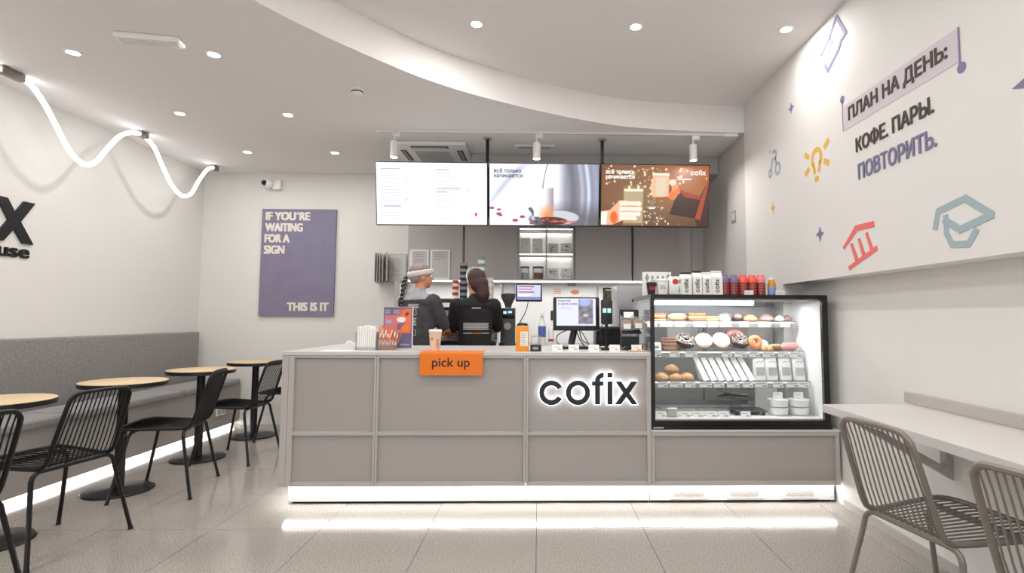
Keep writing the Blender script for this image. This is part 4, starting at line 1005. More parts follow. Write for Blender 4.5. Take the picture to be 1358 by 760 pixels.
for k, (x_, cm, lb) in enumerate(((1.258, 'purple_cap', 'red drink bottle with purple cap, left one of two'), (1.322, 'purple_cap', 'red drink bottle with purple cap, right one of two'), (1.386, 'orange_cap', 'red drink bottle with orange cap next to the purple capped ones'), (1.448, 'orange_cap', 'red drink bottle with orange cap in the middle of the capped row'), (1.508, 'pink_cap', 'red drink bottle with pink cap at the right end of the row'))):
    t = thing('drink_bottle', lb, 'bottle', (x_, 3.68, tz), 'red drink bottles on the case top')
    MB().lathe([(0.026, 0), (0.031, 0.004), (0.031, 0.080), (0.029, 0.087), (0.0, 0.087)], (x_, 3.68, tz), 24).build('bottle_body', 'red_drink', t)
    MB().lathe([(0.0312, 0.0872), (0.0318, 0.100), (0.029, 0.118), (0.023, 0.128), (0.0225, 0.139), (0.0, 0.141)], (x_, 3.68, tz), 24).build('cap', cm, t)
    mb = MB()
    for q in range(7): mb.torus((x_, 3.68, tz+0.014+q*0.010), 0.0312, 0.0006, 24, 4)
    mb.build('print_lines', 'bread', t)
t = thing('drink_bottle', 'small amber drink bottle with pale blue label at the right end of the case top', 'bottle', (1.582, 3.68, tz))
MB().lathe([(0.024, 0), (0.027, 0.003), (0.027, 0.08), (0.02, 0.102), (0.015, 0.108), (0, 0.108)], (1.582, 3.68, tz), 24).build('bottle_body', 'amber_drink', t)
MB().lathe([(0.0276, 0.008), (0.0278, 0.009), (0.0278, 0.058), (0.0276, 0.059)], (1.582, 3.68, tz), 24, cap=False).build('label', 'blue_label', t)
MB().lathe([(0.016, 0.1082), (0.016, 0.124), (0.0, 0.125)], (1.582, 3.68, tz), 20).build('cap', 'white_plastic', t)
for x_, w_, nm in ((1.395, 0.03, 'in front of the orange capped bottles'), (1.605, 0.032, 'in front of the amber bottle')):
    t = thing('price_card', 'white price card %s on the case top' % nm, 'price card', (x_, 3.6, tz))
    MB().box(x_-w_, 3.60, tz, x_+w_, 3.6012, tz+0.032).build('card', 'white_paper', t); MB().box(x_-0.02, 3.5995, tz+0.016, x_+0.01, 3.5999, tz+0.019).build('print', 'print_grey', t)

# ================================================================== ON THE COUNTER
cz = 0.9603
# clear holder with white lids / napkins
t = thing('napkin_holder', 'clear plastic holder packed with white napkins at the left of the counter', 'napkin holder', (-1.145, 3.78, cz))
for p in ((-1.222, 3.71, -1.218, 3.85, 0.12), (-1.084, 3.71, -1.080, 3.85, 0.12), (-1.2175, 3.71, -1.0845, 3.714, 0.02)): MB().box(p[0], p[1], cz, p[2], p[3], cz+p[4]).build('side_wall', 'glass_soft', t)
for k in range(9): MB().box(-1.212+k*0.0138, 3.72, cz+0.0005, -1.2005+k*0.0138, 3.845, cz+R.uniform(0.13, 0.165)).build('napkin_bundle', 'white_paper', t)
# box of striped sugar sticks
t = thing('sugar_stick_box', 'clear box full of orange striped sugar sticks', 'sugar sticks', (-1.02, 3.76, cz))
MB().box(-1.078, 3.705, cz, -0.965, 3.708, cz+0.07).box(-1.078, 3.797, cz, -0.965, 3.80, cz+0.07).box(-1.078, 3.709, cz, -1.075, 3.796, cz+0.07).box(-0.968, 3.709, cz, -0.965, 3.796, cz+0.07).build('clear_box', 'glass_soft', t)
for k in range(34):
    x_ = -1.070+(k % 17)*0.0062; yy = 3.715+(k//17)*0.04+R.uniform(0, 0.02); h = R.uniform(0.125, 0.165); a = 0.05+0.28*((k % 17)/17)*R.uniform(0.5, 1.2)
    M = T(x_, yy, cz+0.004) @ RY(a); st = MB()
    for q in range(5): st.box(-0.003, -0.0015, h*q/5, 0.003, 0.0015, h*(q+1)/5, q % 2 if k % 3 else 0, M=M)
    st.build('sugar_stick', ['stick_orange', 'white_paper'], t)
# promo display
def promo(X, Y):
    im = np.ones(X.shape+(3,))*c3('6f6689')
    g = lay(im, m_rect(X, Y, 0.04, 0.20, 0.96, 0.63), c3('e0736f')); g = lay(g, m_ell(X, Y, 0.9, 0.35, 0.42, 0.45, 0.6)*m_rect(X, Y, 0.04, 0.04, 0.96, 0.63), c3('f2744a'))
    g = lay(g, m_ell(X, Y, 0.15, 0.5, 0.3, 0.3, 0.9)*m_rect(X, Y, 0.04, 0.2, 0.96, 0.63), c3('cf7a90'))
    g = lay(g, m_poly(X, Y, [(0.42,0.5),(0.66,0.28),(0.80,0.34),(0.52,0.60)]), c3('7c6a94'))
    g = lay(g, m_ell(X, Y, 0.62, 0.31, 0.16, 0.07, 0.3), c3('f4ece8')); g = lay(g, m_poly(X, Y, [(0.74,0.17),(0.84,0.11),(0.9,0.17),(0.8,0.23)]), c3('4a4056'))
    g = lay(g, m_ell(X, Y, 0.76, 0.53, 0.12, 0.07, 0.3), c3('f28a34')); g = lay(g, m_ell(X, Y, 0.18, 0.36, 0.12, 0.05, 0.3), c3('b8a3c0'))
    for k in range(2):
        g = lay(g, m_rect(X, Y, 0.05, 0.07+k*0.06, 0.22, 0.11+k*0.05), c3('a9a0bb')); g = lay(g, m_rect(X, Y, 0.34, 0.07+k*0.06, 0.54, 0.11+k*0.05), c3('a9a0bb'))
    g = lay(g, m_rect(X, Y, 0.6, 0.90, 0.93, 0.93), c3('b9b0c8')); return g
t = thing('promo_stand', 'violet and orange promotional display card on the counter', 'promo display', (-0.99, 3.92, cz))
MB().box(-1.093, 3.902, cz, -0.889, 3.925, cz+0.292).build('board', 'white_paper', t)
paint_grid('printed_face', 0.2, 0.288, 60, 84, promo, 'print_paint', T(-0.991, 3.9012, cz+0.146), t)
# cream paper cup on the sign
t = cup('paper_cup', 'cream takeaway cup with white lid standing by the pick up sign', -0.67, 3.60, 0.9636, 0.030, 0.040, 0.118, 'cream_cup', 'white_plastic')
mb = MB()
for q in range(5): mb.box(-0.655, 3.5655-q*0.0008, 0.985+q*0.012, -0.640+R.uniform(0.0, 0.006), 3.572, 0.990+q*0.012)
mb.lathe([(0.009, 0), (0.009, 0.0008)], (-0.685, 3.5645, 1.04), 14, axis='Y'); mb.build('print', 'cup_print', t)
# loose papers and coil at the left
t = thing('paper_sheet', 'loose white sheet lying near the left corner of the counter', 'paper', (-1.33, 3.6, cz))
MB().box(-1.40, 3.54, cz, -1.20, 3.68, cz+0.001, M=None).build('sheet', 'white_paper', t)
t = thing('tape_roll_stand', 'small white curved holder near the left corner of the counter', 'dispenser', (-1.27, 3.8, cz))
MB().tube(catmull([(-1.31, 3.80, cz+0.01), (-1.31, 3.80, cz+0.035), (-1.29, 3.80, cz+0.048), (-1.265, 3.80, cz+0.035), (-1.245, 3.79, cz+0.01)], 3), 0.009, 8).build('arch', 'white_plastic', t)
# orange box
t = thing('orange_box', 'upright orange carton with a white label on the counter', 'box', (-0.105, 3.62, cz))
MB().rbox(-0.147, 3.60, cz, -0.063, 3.66, cz+0.162, 0.003).build('carton', 'orange_box', t)
l_ = MB().box(-0.117, 3.5985, cz+0.035, -0.069, 3.5996, cz+0.128).build('label', 'white_paper', t)
mb = MB()
for q in range(7): mb.box(-0.112, 3.598, cz+0.045+q*0.011, -0.112+R.uniform(0.025, 0.038), 3.5984, cz+0.0485+q*0.011)
mb.build('print', 'print_grey', l_)
# small tip box with clear top
t = thing('tip_box', 'small black box with a clear plastic frame beside the orange carton', 'box', (-0.016, 3.63, cz))
MB().rbox(-0.052, 3.60, cz, 0.020, 3.66, cz+0.042, 0.006).build('box', 'black_plastic', t)
MB().box(-0.035, 3.599, cz+0.012, 0.0, 3.5999, cz+0.028).build('label', 'print_grey', t)
MB().box(-0.048, 3.61, cz+0.0425, -0.044, 3.65, cz+0.10).box(0.012, 3.61, cz+0.0425, 0.016, 3.65, cz+0.10).box(-0.044, 3.61, cz+0.094, 0.012, 3.65, cz+0.10).build('clear_frame', 'brown_paper', t)
# POS monitor
t = thing('pos_monitor', 'black till monitor turned to the customers showing a promotional page', 'monitor', (0.267, 3.87, cz))
M = T(0.267, 3.86, cz+0.248) @ RX(-0.08)
MB().rbox(-0.163, 0.0, -0.118, 0.163, 0.035, 0.118, 0.008, M=M).build('housing', 'black_plastic', t)
def pos(X, Y):
    g = np.ones(X.shape+(3,))*c3('dfe3fb')
    ph = m_rect(X, Y, 0.56, 0.04, 0.93, 0.94, 0.01)
    n = 0.5+0.5*np.sin(X*23+Y*9)*np.cos(Y*17-X*5)
    g = lay(g, ph, c3('8e8f9c')); g = lay(g, ph*n, c3('70646a')); g = lay(g, ph*m_ell(X, Y, 0.72, 0.15, 0.16, 0.14, 0.6), c3('a8b6ec')); g = lay(g, ph*m_ell(X, Y, 0.74, 0.62, 0.06, 0.05, 0.8), c3('d8c8cc'))
    return g
paint_grid('screen', 0.276, 0.192, 100, 70, pos, 'scr_paint', M @ T(-0.002, -0.0012, 0.012), t)
mb = MB(); text(mb, 'РАБОТАЙ', tuple(M @ Vector((-0.128, -0.0018, 0.085))), (1,0,0), tuple((M.to_3x3() @ Vector((0,0,1)))), 0.085, 0.013, bold=0.0006); mb.build('lettering', 'scr_slate', t)
mb = MB(); text(mb, 'В МИРЕ КОФЕ', tuple(M @ Vector((-0.128, -0.0018, 0.062))), (1,0,0), tuple((M.to_3x3() @ Vector((0,0,1)))), 0.135, 0.013, bold=0.0006); mb.build('lettering', 'scr_crimson', t)
mb = MB()
for q, (a, z_) in enumerate(((0.075, 0.045), (0.09, 0.033))): mb.box(-0.118, -0.0019, z_, -0.118+a, -0.0015, z_+0.003, M=M)
mb.build('small_print', 'scr_grey', t)
MB().tube([(0.267, 3.93, cz+0.24), (0.262, 3.95, cz+0.15), (0.235, 3.93, cz+0.03)], 0.024, 12).build('stand_neck', 'black_plastic', t)
MB().rbox(0.17, 3.86, cz, 0.36, 4.0, cz+0.018, 0.006).build('stand_foot', 'black_plastic', t)
MB().rbox(0.086, 3.87, cz+0.20, 0.103, 3.90, cz+0.27, 0.004).build('card_reader', 'black_plastic', t)
for k, P in enumerate(([(0.20,3.9,cz+0.13),(0.14,3.88,cz+0.10),(0.13,3.87,cz+0.05),(0.19,3.86,cz+0.005)], [(0.30,3.9,cz+0.13),(0.33,3.87,cz+0.08),(0.36,3.86,cz+0.02),(0.38,3.88,cz+0.006)], [(0.29,3.9,cz+0.13),(0.31,3.86,cz+0.06),(0.35,3.84,cz+0.04),(0.37,3.84,cz+0.006)], [(0.27,3.9,cz+0.13),(0.29,3.86,cz+0.07),(0.33,3.85,cz+0.01),(0.30,3.84,cz+0.006)])):
    MB().tube(catmull([Vector(p) for p in P], 4), 0.0035, 6).build('cable', 'black_plastic', t)
# payment terminal on pole
t = thing('payment_terminal', 'black payment terminal with two lit squares on a short pole', 'payment terminal', (0.468, 3.77, cz))
MB().rbox(0.43, 3.75, cz+0.175, 0.508, 3.785, cz+0.345, 0.010).build('terminal', 'black_plastic', t)
MB().rbox(0.440, 3.7475, cz+0.255, 0.465, 3.7497, cz+0.285, 0.0008).rbox(0.472, 3.7475, cz+0.255, 0.497, 3.7497, cz+0.285, 0.0008).build('screen_tile', 'scr_cyan', t)
MB().tube([(0.468, 3.775, cz+0.178), (0.468, 3.775, cz+0.015)], 0.011, 12).build('pole', 'black_metal', t)
MB().rbox(0.43, 3.73, cz, 0.515, 3.83, cz+0.016, 0.006).build('foot', 'black_metal', t)
MB().tube(catmull([(0.45, 3.78, cz+0.18), (0.425, 3.78, cz+0.14), (0.44, 3.78, cz+0.06), (0.42, 3.78, cz+0.01)], 4), 0.003, 6).build('cable', 'black_plastic', t)
for k, (x_, nm) in enumerate(((0.125, 'left of the monitor stand'), (0.232, 'in front of the monitor stand'), (0.363, 'right of the monitor stand'), (0.50, 'in front of the terminal pole'), (0.645, 'in front of the black basket'))):
    t = thing('price_card', 'small white card standing on the counter '+nm, 'price card', (x_, 3.6, cz), 'white cards along the counter front')
    M = T(x_, 3.60, cz) @ RX(-0.2)
    MB().box(-0.034, 0, 0, 0.034, 0.0015, 0.045, M=M).build('card', 'white_paper', t)
    MB().box(-0.022, -0.0004, 0.026, 0.016, -0.0001, 0.029, M=M).box(0.004, -0.0004, 0.012, 0.024, -0.0001, 0.017, M=M).build('print', 'print_grey', t)
# black two tier basket with bagged cookies
t = thing('wire_basket', 'black two tier bakery stand beside the display case', 'stand', (0.67, 3.8, cz))
MB().prism([(0, 0.015), (0.16, 0.0), (0.16, 0.09), (0.15, 0.09), (0.15, 0.012), (0, 0.03)], (0.585, 3.70, cz), (0,1,0), (0,0,1), (0.122,0,0)).build('lower_tray', 'black_plastic', t)
MB().prism([(0.06, 0.11), (0.20, 0.16), (0.20, 0.28), (0.19, 0.28), (0.19, 0.17), (0.06, 0.12)], (0.575, 3.70, cz), (0,1,0), (0,0,1), (0.132,0,0)).build('upper_tray', 'black_plastic', t)
for x_ in (0.577, 0.701): MB().box(x_, 3.86, cz, x_+0.006, 3.872, cz+0.27).build('upright', 'black_plastic', t)
for k, (x_, y_, z_, lb) in enumerate(((0.602, 3.74, cz+0.135, 'clear bag of round cookies on the upper tier, left'), (0.682, 3.75, cz+0.14, 'clear bag of round cookies on the upper tier, right'))):
    b_ = thing('cookie_bag', lb, 'cookies', (x_, y_, z_), 'bagged cookies on the black stand')
    for q in range(4): MB().cyl((x_, y_-0.012+q*0.010, z_+0.042), 0.033, 0.008, 18, axis='Y').build('cookie', 'bread', b_)
    P = [(-0.036, 0.0), (0.036, 0.0), (0.037, 0.07), (0.039, 0.10), (0.015, 0.085), (-0.02, 0.09), (-0.039, 0.102), (-0.037, 0.06)]
    MB().prism(P, (x_, y_+0.036, z_+0.0), (1,0,0), (0,0,1), (0,-0.056,0)).build('clear_bag', 'film', b_)
    MB().box(x_-0.024, y_-0.0225, z_+0.012, x_+0.024, y_-0.0215, z_+0.045).build('label', 'white_paper', b_)
t = thing('wooden_tray', 'pale wooden tray under the black bakery stand by the case', 'tray', (0.66, 3.62, cz))
MB().rbox(0.60, 3.58, cz, 0.705, 3.66, cz+0.008, 0.003).build('tray', 'bread', t)
t = thing('price_card', 'white card on the upper tier of the black stand', 'price card', (0.63, 3.84, cz+0.2))
MB().box(0.60, 3.855, cz+0.22, 0.67, 3.8565, cz+0.262).build('card', 'white_paper', t)

# ================================================================== MENU SCREENS
def scr1(X, Y): return np.ones(X.shape+(3,))*c3('fdfeff')
def scr2(X, Y):
    g = np.ones(X.shape+(3,))*c3('f3f4ff')
    g = lay(g, soft(np.abs((Y-0.62)+(X-0.02)*1.55-0.0+0.15*np.sin(X*6))-0.05, 0.12)*m_rect(X, Y, 0.0, 0, 0.42, 0.62, 0.2)*0.75, c3('a9abc6'))
    g = lay(g, m_rect(X, Y, 0.66, -1, 2, 2, 0.08), c3('9092a2'))
    for cx, wd, cc, al in ((0.74, 0.05, '6b6872', 0.8), (0.82, 0.03, 'b9bcd4', 0.8), (0.88, 0.025, 'dfe4ff', 0.9), (0.95, 0.03, '9ea2ba', 0.8), (0.78, 0.03, '827b80', 0.6)):
        g = lay(g, soft(np.abs(X-cx-0.03*np.sin(Y*3))/wd-0.6, 0.9)*al*m_rect(X, Y, 0.66, -1, 2, 2, 0.08), c3(cc))
    g = lay(g, m_rect(X, Y, 0.62, 0.72, 2, 2, 0.3)*0.65, c3('4d4648'))
    g = lay(g, m_ell(X, Y, 0.62, 0.90, 0.26, 0.16, 0.1), c3('6d6a72')); g = lay(g, m_ell(X, Y, 0.60, 0.87, 0.22, 0.12, 0.1), c3('c9cad6'))
    g = lay(g, m_ell(X, Y, 0.56, 0.93, 0.15, 0.07, 0.2), c3('3d2a26'))
    g = lay(g, m_poly(X, Y, [(0.35,0.72),(0.38,0.70),(0.50,0.98),(0.45,0.98)]), c3('5a5c68'))
    cupm = m_rect(X, Y, 0.405, 0.39, 0.585, 0.86, 0.01); sh = np.clip((X-0.50)/0.085, 0, 1)
    cc = c3('fbf8f8')*(1-sh[..., None])+c3('8e8488')*sh[..., None]; oy = np.clip((Y-0.62)/0.22, 0, 1)[..., None]*np.clip((X-0.42)/0.1, 0, 1)[..., None]
    cc = cc*(1-oy)+c3('ee8a50')*oy; g = lay(g, cupm, cc); g = lay(g, m_rect(X, Y, 0.405, 0.30, 0.585, 0.39, 0.02)*0.35, c3('ccd2e4'))
    g = lay(g, soft(np.abs(X-0.535+0.05*(Y/0.4)**0.6)-0.004, 0.004)*m_rect(X, Y, 0, 0, 1, 0.395, 0.01), c3('4a3c44'))
    for (a, b, r) in ((0.02,0.72,0.022),(0.085,0.745,0.02),(0.085,0.815,0.025),(0.10,0.84,0.018),(0.30,0.86,0.025),(0.235,0.92,0.026),(0.385,0.965,0.02),(0.49,0.915,0.02),(0.60,0.93,0.025),(0.67,0.93,0.02),(0.53,0.90,0.015)):
        g = lay(g, m_ell(X, Y, a, b, r, r*0.9, 0.3), c3('a83a52') if a < 0.42 else c3('d8442c'))
    g = lay(g, m_rect(X, Y, 0.55, 0.925, 0.80, 0.945, 0.02), c3('e4523a'))
    return g
RS = np.random.RandomState(4)
def scr3(X, Y):
    g = np.ones(X.shape+(3,))*c3('7d5030'); g = lay(g, m_ell(X, Y, 0.5, 0.55, 0.35, 0.55, 1.2)*0.6, c3('8f7a5c')); g = lay(g, m_ell(X, Y, 0.85, 0.25, 0.35, 0.4, 1.0)*0.8, c3('b0602c')); g = lay(g, m_rect(X, Y, -1, 0.8, 2, 2, 0.4)*0.5, c3('4a3020'))
    for _ in range(150):
        a = 0.42+RS.randn()*0.13; b = RS.uniform(0.05, 0.98); r = RS.uniform(0.004, 0.010); g = lay(g, m_ell(X, Y, a, b, r, r*1.75, 0.8)*RS.uniform(0.4, 1), c3('fff0d8'))
    for _ in range(30):
        a = RS.uniform(0, 1); b = RS.uniform(0, 0.5); r = RS.uniform(0.006, 0.013); g = lay(g, m_ell(X, Y, a, b, r, r*1.75, 0.8)*0.9, c3('ffe2b8'))
    g = lay(g, m_poly(X, Y, [(0.72,0.38),(0.80,0.44),(0.92,0.52),(0.99,0.25),(1.0,0.3),(1.0,1.0),(0.9,1.0),(0.88,0.87),(0.64,0.80)]), c3('3f241c')); g = lay(g, m_poly(X, Y, [(0.72,0.38),(0.80,0.44),(0.92,0.50),(0.93,0.56),(0.78,0.52)]), c3('9c3c20')); g = lay(g, m_poly(X, Y, [(0.93,0.55),(0.99,0.25),(1,0.27),(0.93,0.9),(0.88,0.87)]), c3('a84420'))
    # right glass and hand
    g = lay(g, m_ell(X, Y, 0.665, 0.40, 0.055, 0.16, 0.2), c3('f0935c')); g = lay(g, m_ell(X, Y, 0.66, 0.28, 0.035, 0.05, 0.3), c3('ffd9c0')); g = lay(g, m_poly(X, Y, [(0.60,0.50),(0.72,0.36),(0.74,0.44),(0.66,0.56)]), c3('e8743c')); g = lay(g, m_ell(X, Y, 0.635, 0.38, 0.02, 0.07, 0.3), c3('8a3c24'))
    g = lay(g, m_rect(X, Y, 0.475, 0.13, 0.63, 0.52, 0.01), c3('e6b48a')); g = lay(g, m_rect(X, Y, 0.505, 0.2, 0.60, 0.50, 0.03), c3('dccab0')); g = lay(g, m_rect(X, Y, 0.475, 0.13, 0.63, 0.165, 0.01), c3('fff6ea'))
    for q in range(4): g = lay(g, m_ell(X, Y, 0.472, 0.25+q*0.07, 0.013, 0.03, 0.3), c3('ffc49c'))
    g = lay(g, m_poly(X, Y, [(0.50,0.53),(0.63,0.51),(0.62,0.55),(0.52,0.555)]), c3('a8502c'))
    # left glass and hand
    g = lay(g, m_rect(X, Y, 0.205, 0.34, 0.395, 0.98, 0.01)*0.8, c3('9c7c50')); g = lay(g, m_rect(X, Y, 0.212, 0.40, 0.388, 0.95, 0.01), c3('b9a583')); g = lay(g, m_rect(X, Y, 0.212, 0.39, 0.388, 0.43, 0.01), c3('f6ead0')); g = lay(g, m_rect(X, Y, 0.25, 0.34, 0.27, 0.40, 0.01), c3('fff4e0')); g = lay(g, m_rect(X, Y, 0.335, 0.34, 0.355, 0.40, 0.01), c3('fff4e0'))
    g = lay(g, m_poly(X, Y, [(0,0.76),(0.08,0.74),(0.17,0.58),(0.24,0.57),(0.22,0.9),(0.10,0.98),(0,0.98)]), c3('f6b48c')); g = lay(g, m_poly(X, Y, [(0,0.77),(0.06,0.76),(0.05,0.98),(0,0.98)]), c3('fff0e4')); g = lay(g, m_ell(X, Y, 0.12, 0.86, 0.035, 0.1, 0.4), c3('e4682c'))
    for q, (b, e) in enumerate(((0.63, 0.38), (0.72, 0.385), (0.80, 0.375), (0.87, 0.34))):
        g = lay(g, m_rect(X, Y, 0.17, b-0.035, e-0.02, b+0.035, 0.02), c3('ffe9d8')); g = lay(g, m_ell(X, Y, e-0.03, b, 0.025, 0.035, 0.3), c3('fff2e6')); g = lay(g, m_rect(X, Y, 0.19, b+0.036, e-0.03, b+0.044, 0.01), c3('e07840'))
    return g
yt_, yb_, zt_, zb_ = 4.85, 4.94, 2.569, 2.008
tilt = math.atan2(yb_-yt_, zt_-zb_); hh = math.hypot(yb_-yt_, zt_-zb_)
for k, (x0, x1, fn, lb) in enumerate(((-1.468, -0.463, scr1, 'left menu screen with a nearly white price list'), (-0.455, 0.548, scr2, 'middle menu screen showing a pale drink on a grey cloth'), (0.556, 1.549, scr3, 'right menu screen showing two hands clinking coffee glasses'))):
    xc = (x0+x1)/2; t = thing('menu_screen', lb, 'screen', (xc, 4.9, 2.0), 'menu screens hung over the counter')
    M = T(xc, (yt_+yb_)/2, (zt_+zb_)/2) @ RX(tilt)
    wd = x1-x0
    MB().rbox(-wd/2, 0.0, -hh/2, wd/2, 0.045, hh/2, 0.004, M=M).build('housing', 'black_case', t)
    n = (5, 3) if k == 0 else (300, 168)
    p_ = paint_grid('picture', wd-0.016, hh-0.018, n[0], n[1], fn, 'scr_paint', M @ T(0, -0.0012, 0.001), t)
    UU = (1,0,0); VV = tuple(M.to_3x3() @ Vector((0,0,1)))
    def at2(fx, fy): return tuple(M @ Vector((-wd/2+0.008+fx*(wd-0.016), -0.002, hh/2-0.009-fy*(hh-0.018))))
    def bar(mb, fx, fy, fw, fh):
        a = Vector(at2(fx, fy)); u = Vector(UU)*fw*(wd-0.016); v = -Vector(VV)*fh*(hh-0.018); mb.add([a, a+u, a+u+v, a+v], [(3,2,1,0)])
    if k == 0:
        mb = MB(); mc = MB()
        rr = random.Random(3)
        for col_, (c0, c1) in enumerate(((0.04, 0.33), (0.54, 0.80))):
            for r_ in range(17):
                fy = 0.155+r_*0.046
                if (col_ == 0 and r_ in (11,)) or (col_ == 1 and r_ in (4, 5, 9, 13, 14)): continue
                bar(mb, c0, fy, rr.uniform(0.10, 0.22), 0.014)
                if rr.random() < 0.6: bar(mb, c1+0.02, fy, 0.02, 0.012); bar(mb, c1+0.09, fy, 0.02, 0.012)
        for (a, b, c_) in ((0.04, 0.09, 0.18), (0.54, 0.10, 0.12), (0.54, 0.40, 0.22), (0.54, 0.455, 0.10), (0.06, 0.69, 0.16)): bar(mc, a, b, c_, 0.018)
        mb.build('price_lines', 'scr_lgrey', t)['kind'] = 'stuff'; mc.build('heading_lines', 'scr_grey', t)
        for (a, b, s_, m_, nm) in ((0.90, 0.83, 0.030, 'scr_red', 'star'), (0.27, 0.59, 0.018, 'scr_green', 'star'), (0.83, 0.44, 0.012, 'scr_red', 'star'), (0.275, 0.26, 0.012, 'scr_dark', 'star')):
            c_ = Vector(at2(a, b)); P = [c_+Vector(UU)*s_*(0.6 if s_ > 0.02 else 0.4)*(1 if j % 2 == 0 else 0.4)*math.cos(j*PI/5+PI/2)+Vector(VV)*s_*(1 if j % 2 == 0 else 0.4)*math.sin(j*PI/5+PI/2) for j in range(10)]
            MB().add(P, [tuple(range(10))]).build(nm, m_, t)
    else:
        m_ = 'scr_dark' if k == 1 else 'scr_text'
        for s_, fy, fw in (('всё только', 0.145, 0.245), ('начинается', 0.225, 0.26)):
            mb = MB(); text(mb, s_, at2(0.04, fy), UU, VV, fw, 0.040 if 'ё' in s_ else 0.030, bold=0.0012); mb.build('lettering', m_, t)
    if k == 2:
        mb = MB(); cofix(mb, at2(0.825, 0.155), UU, VV, 0.145*0.995/0.622*0.98, tuple(Vector(M.to_3x3() @ Vector((0,-1,0)))*0.0004), seg=24); mb.build('wordmark', 'scr_text', t)
        mb = MB(); bar(mb, 0.70, 0.185, 0.05, 0.014); bar(mb, 0.705, 0.215, 0.13, 0.018); bar(mb, 0.44, 0.68, 0.07, 0.012); bar(mb, 0.445, 0.70, 0.055, 0.012); mb.build('small_lines', 'scr_text', t)

# ================================================================== BACK OF THE SHOP
YK = 5.85
bc_ = thing('back_counter', 'long back counter under the grey cabinets', 'counter', (0.1, 5.5, 0))
MB().box(-1.45, 5.20, 0.1, 1.70, YB-0.001, 0.878).build('body', 'cabinet_grey', bc_)
MB().box(-1.40, 5.26, 0.0, 1.65, YB-0.001, 0.0995).build('plinth', 'black_plastic', bc_)
MB().box(-1.47, 5.0, 0.8785, 1.72, YB-0.001, 0.90).build('back_worktop', 'steel_soft', bc_)
MB().box(-1.45, 5.02, 0.1, 1.70, 5.19, 0.87).build('front_units', 'cabinet_grey', bc_)
MB().box(-1.53, 5.85, 0.0, -1.475, YB-0.001, 1.56).build('end_panel', 'cabinet_edge', bc_)
sp = thing('splashback', 'bright white glossy splashback under the grey cabinets', 'splashback', (0.1, YB, 1.2))
for k in range(5): MB().box(-1.47+k*0.638, YB-0.012, 0.9005, -1.47+(k+1)*0.638-0.002, YB-0.0005, 1.575).build('panel', 'white_plastic', sp)
cb = [(-1.392, -0.815), (-0.79, -0.228), (0.395, 0.995), (1.03, 1.645)]
for k, (a, c) in enumerate(cb):
    t = thing('wall_cabinet', ('grey wall cabinet at the left end behind the headband barista', 'grey wall cabinet left of the lit open shelves', 'grey wall cabinet right of the lit open shelves', 'grey wall cabinet at the right end behind the display case')[k], 'cabinet', ((a+c)/2, YK, 1.575), 'grey wall cabinets')
    MB().box(a-0.009, YK+0.021, 1.578, c+0.009, YB-0.001, 2.615).build('body', 'cabinet_edge', t)
    MB().box(a, YK, 1.578, c, YK+0.02, 2.60).build('door', 'cabinet_grey', t)
MB_ = MB().box(1.656, YK+0.02, 1.578, XS+0.0, YB-0.001, 2.615); tag(MB_.build('filler_panel', 'cabinet_grey'), 'narrow grey filler panel between the last cabinet and the niche wall', 'panel')
# thin LED profile below the cabinets
t = thing('cabinet_light', 'thin bright light strip running under the wall cabinets', 'light strip', (0.1, YK, 1.56))
MB().box(-1.39, YK+0.005, 1.562, 1.65, YK+0.02, 1.574).build('led_strip', 'led_cab', t)
MB().box(-1.39, YK+0.021, 1.556, 1.65, YK+0.036, 1.577).build('profile', 'cabinet_edge', t)
area('lamp', (0.1, YK+0.03, 1.55), 3.0, 9, (0,0,0), 'RECTANGLE', 0.03, (1,0.99,0.97), parent=t)
# open lit shelves
sh = thing('open_shelf_unit', 'lit white open shelf unit between the grey wall cabinets', 'shelf unit', (0.08, YK, 1.575))
mb = MB().box(-0.225, YB-0.02, 1.578, 0.382, YB-0.001, 2.60).build('back_board', 'white_plastic', sh)
for x_, w_ in ((-0.225, 0.018), (0.076, 0.014), (0.364, 0.018)): MB().box(x_, YK, 1.578, x_+w_, YB-0.021, 2.60).build('upright', 'cabinet_edge', sh)
for a, c in ((-0.2065, 0.0755), (0.0905, 0.3635)):
    for z_ in (1.578, 1.852, 2.126): MB().box(a, YK, z_, c, YB-0.021, z_+0.016).build('shelf', 'cabinet_edge', sh)
    for z_ in (1.852, 2.126):
        MB().box(a, YK-0.002, z_+0.002, c, YK-0.0005, z_+0.012).build('led_strip', 'led_cab', sh)
        MB().box(a, YB-0.045, z_-0.008, c, YB-0.03, z_-0.0005).build('led_strip', 'led_cab', sh)
    area('lamp', ((a+c)/2, YK+0.12, 1.84), 0.25, 0.35, (0,0,0), 'RECTANGLE', 0.1, (1,0.99,0.97), parent=sh)
    area('lamp', ((a+c)/2, YK+0.12, 2.115), 0.25, 0.35, (0,0,0), 'RECTANGLE', 0.1, (1,0.99,0.97), parent=sh)
def pbox(x0, x1, z0, h, m, label, marks='print_grey', n=5, seed=1, cat='box', group=None, name='product_box'):
    t = thing(name, label, cat, ((x0+x1)/2, YK+0.06, z0), group)
    MB().rbox(x0, YK+0.03, z0, x1, YK+0.12, z0+h, 0.004).build('carton', m, t); r = random.Random(seed); mb = MB()
    for q in range(n):
        a = x0+0.012+r.random()*(x1-x0-0.05); b = z0+0.02+r.random()*(h-0.04); mb.box(a, YK+0.0290, b, a+r.uniform(0.012, 0.03), YK+0.0297, b+r.uniform(0.004, 0.01))
    mb.build('print', marks, t)
zz = 1.8683
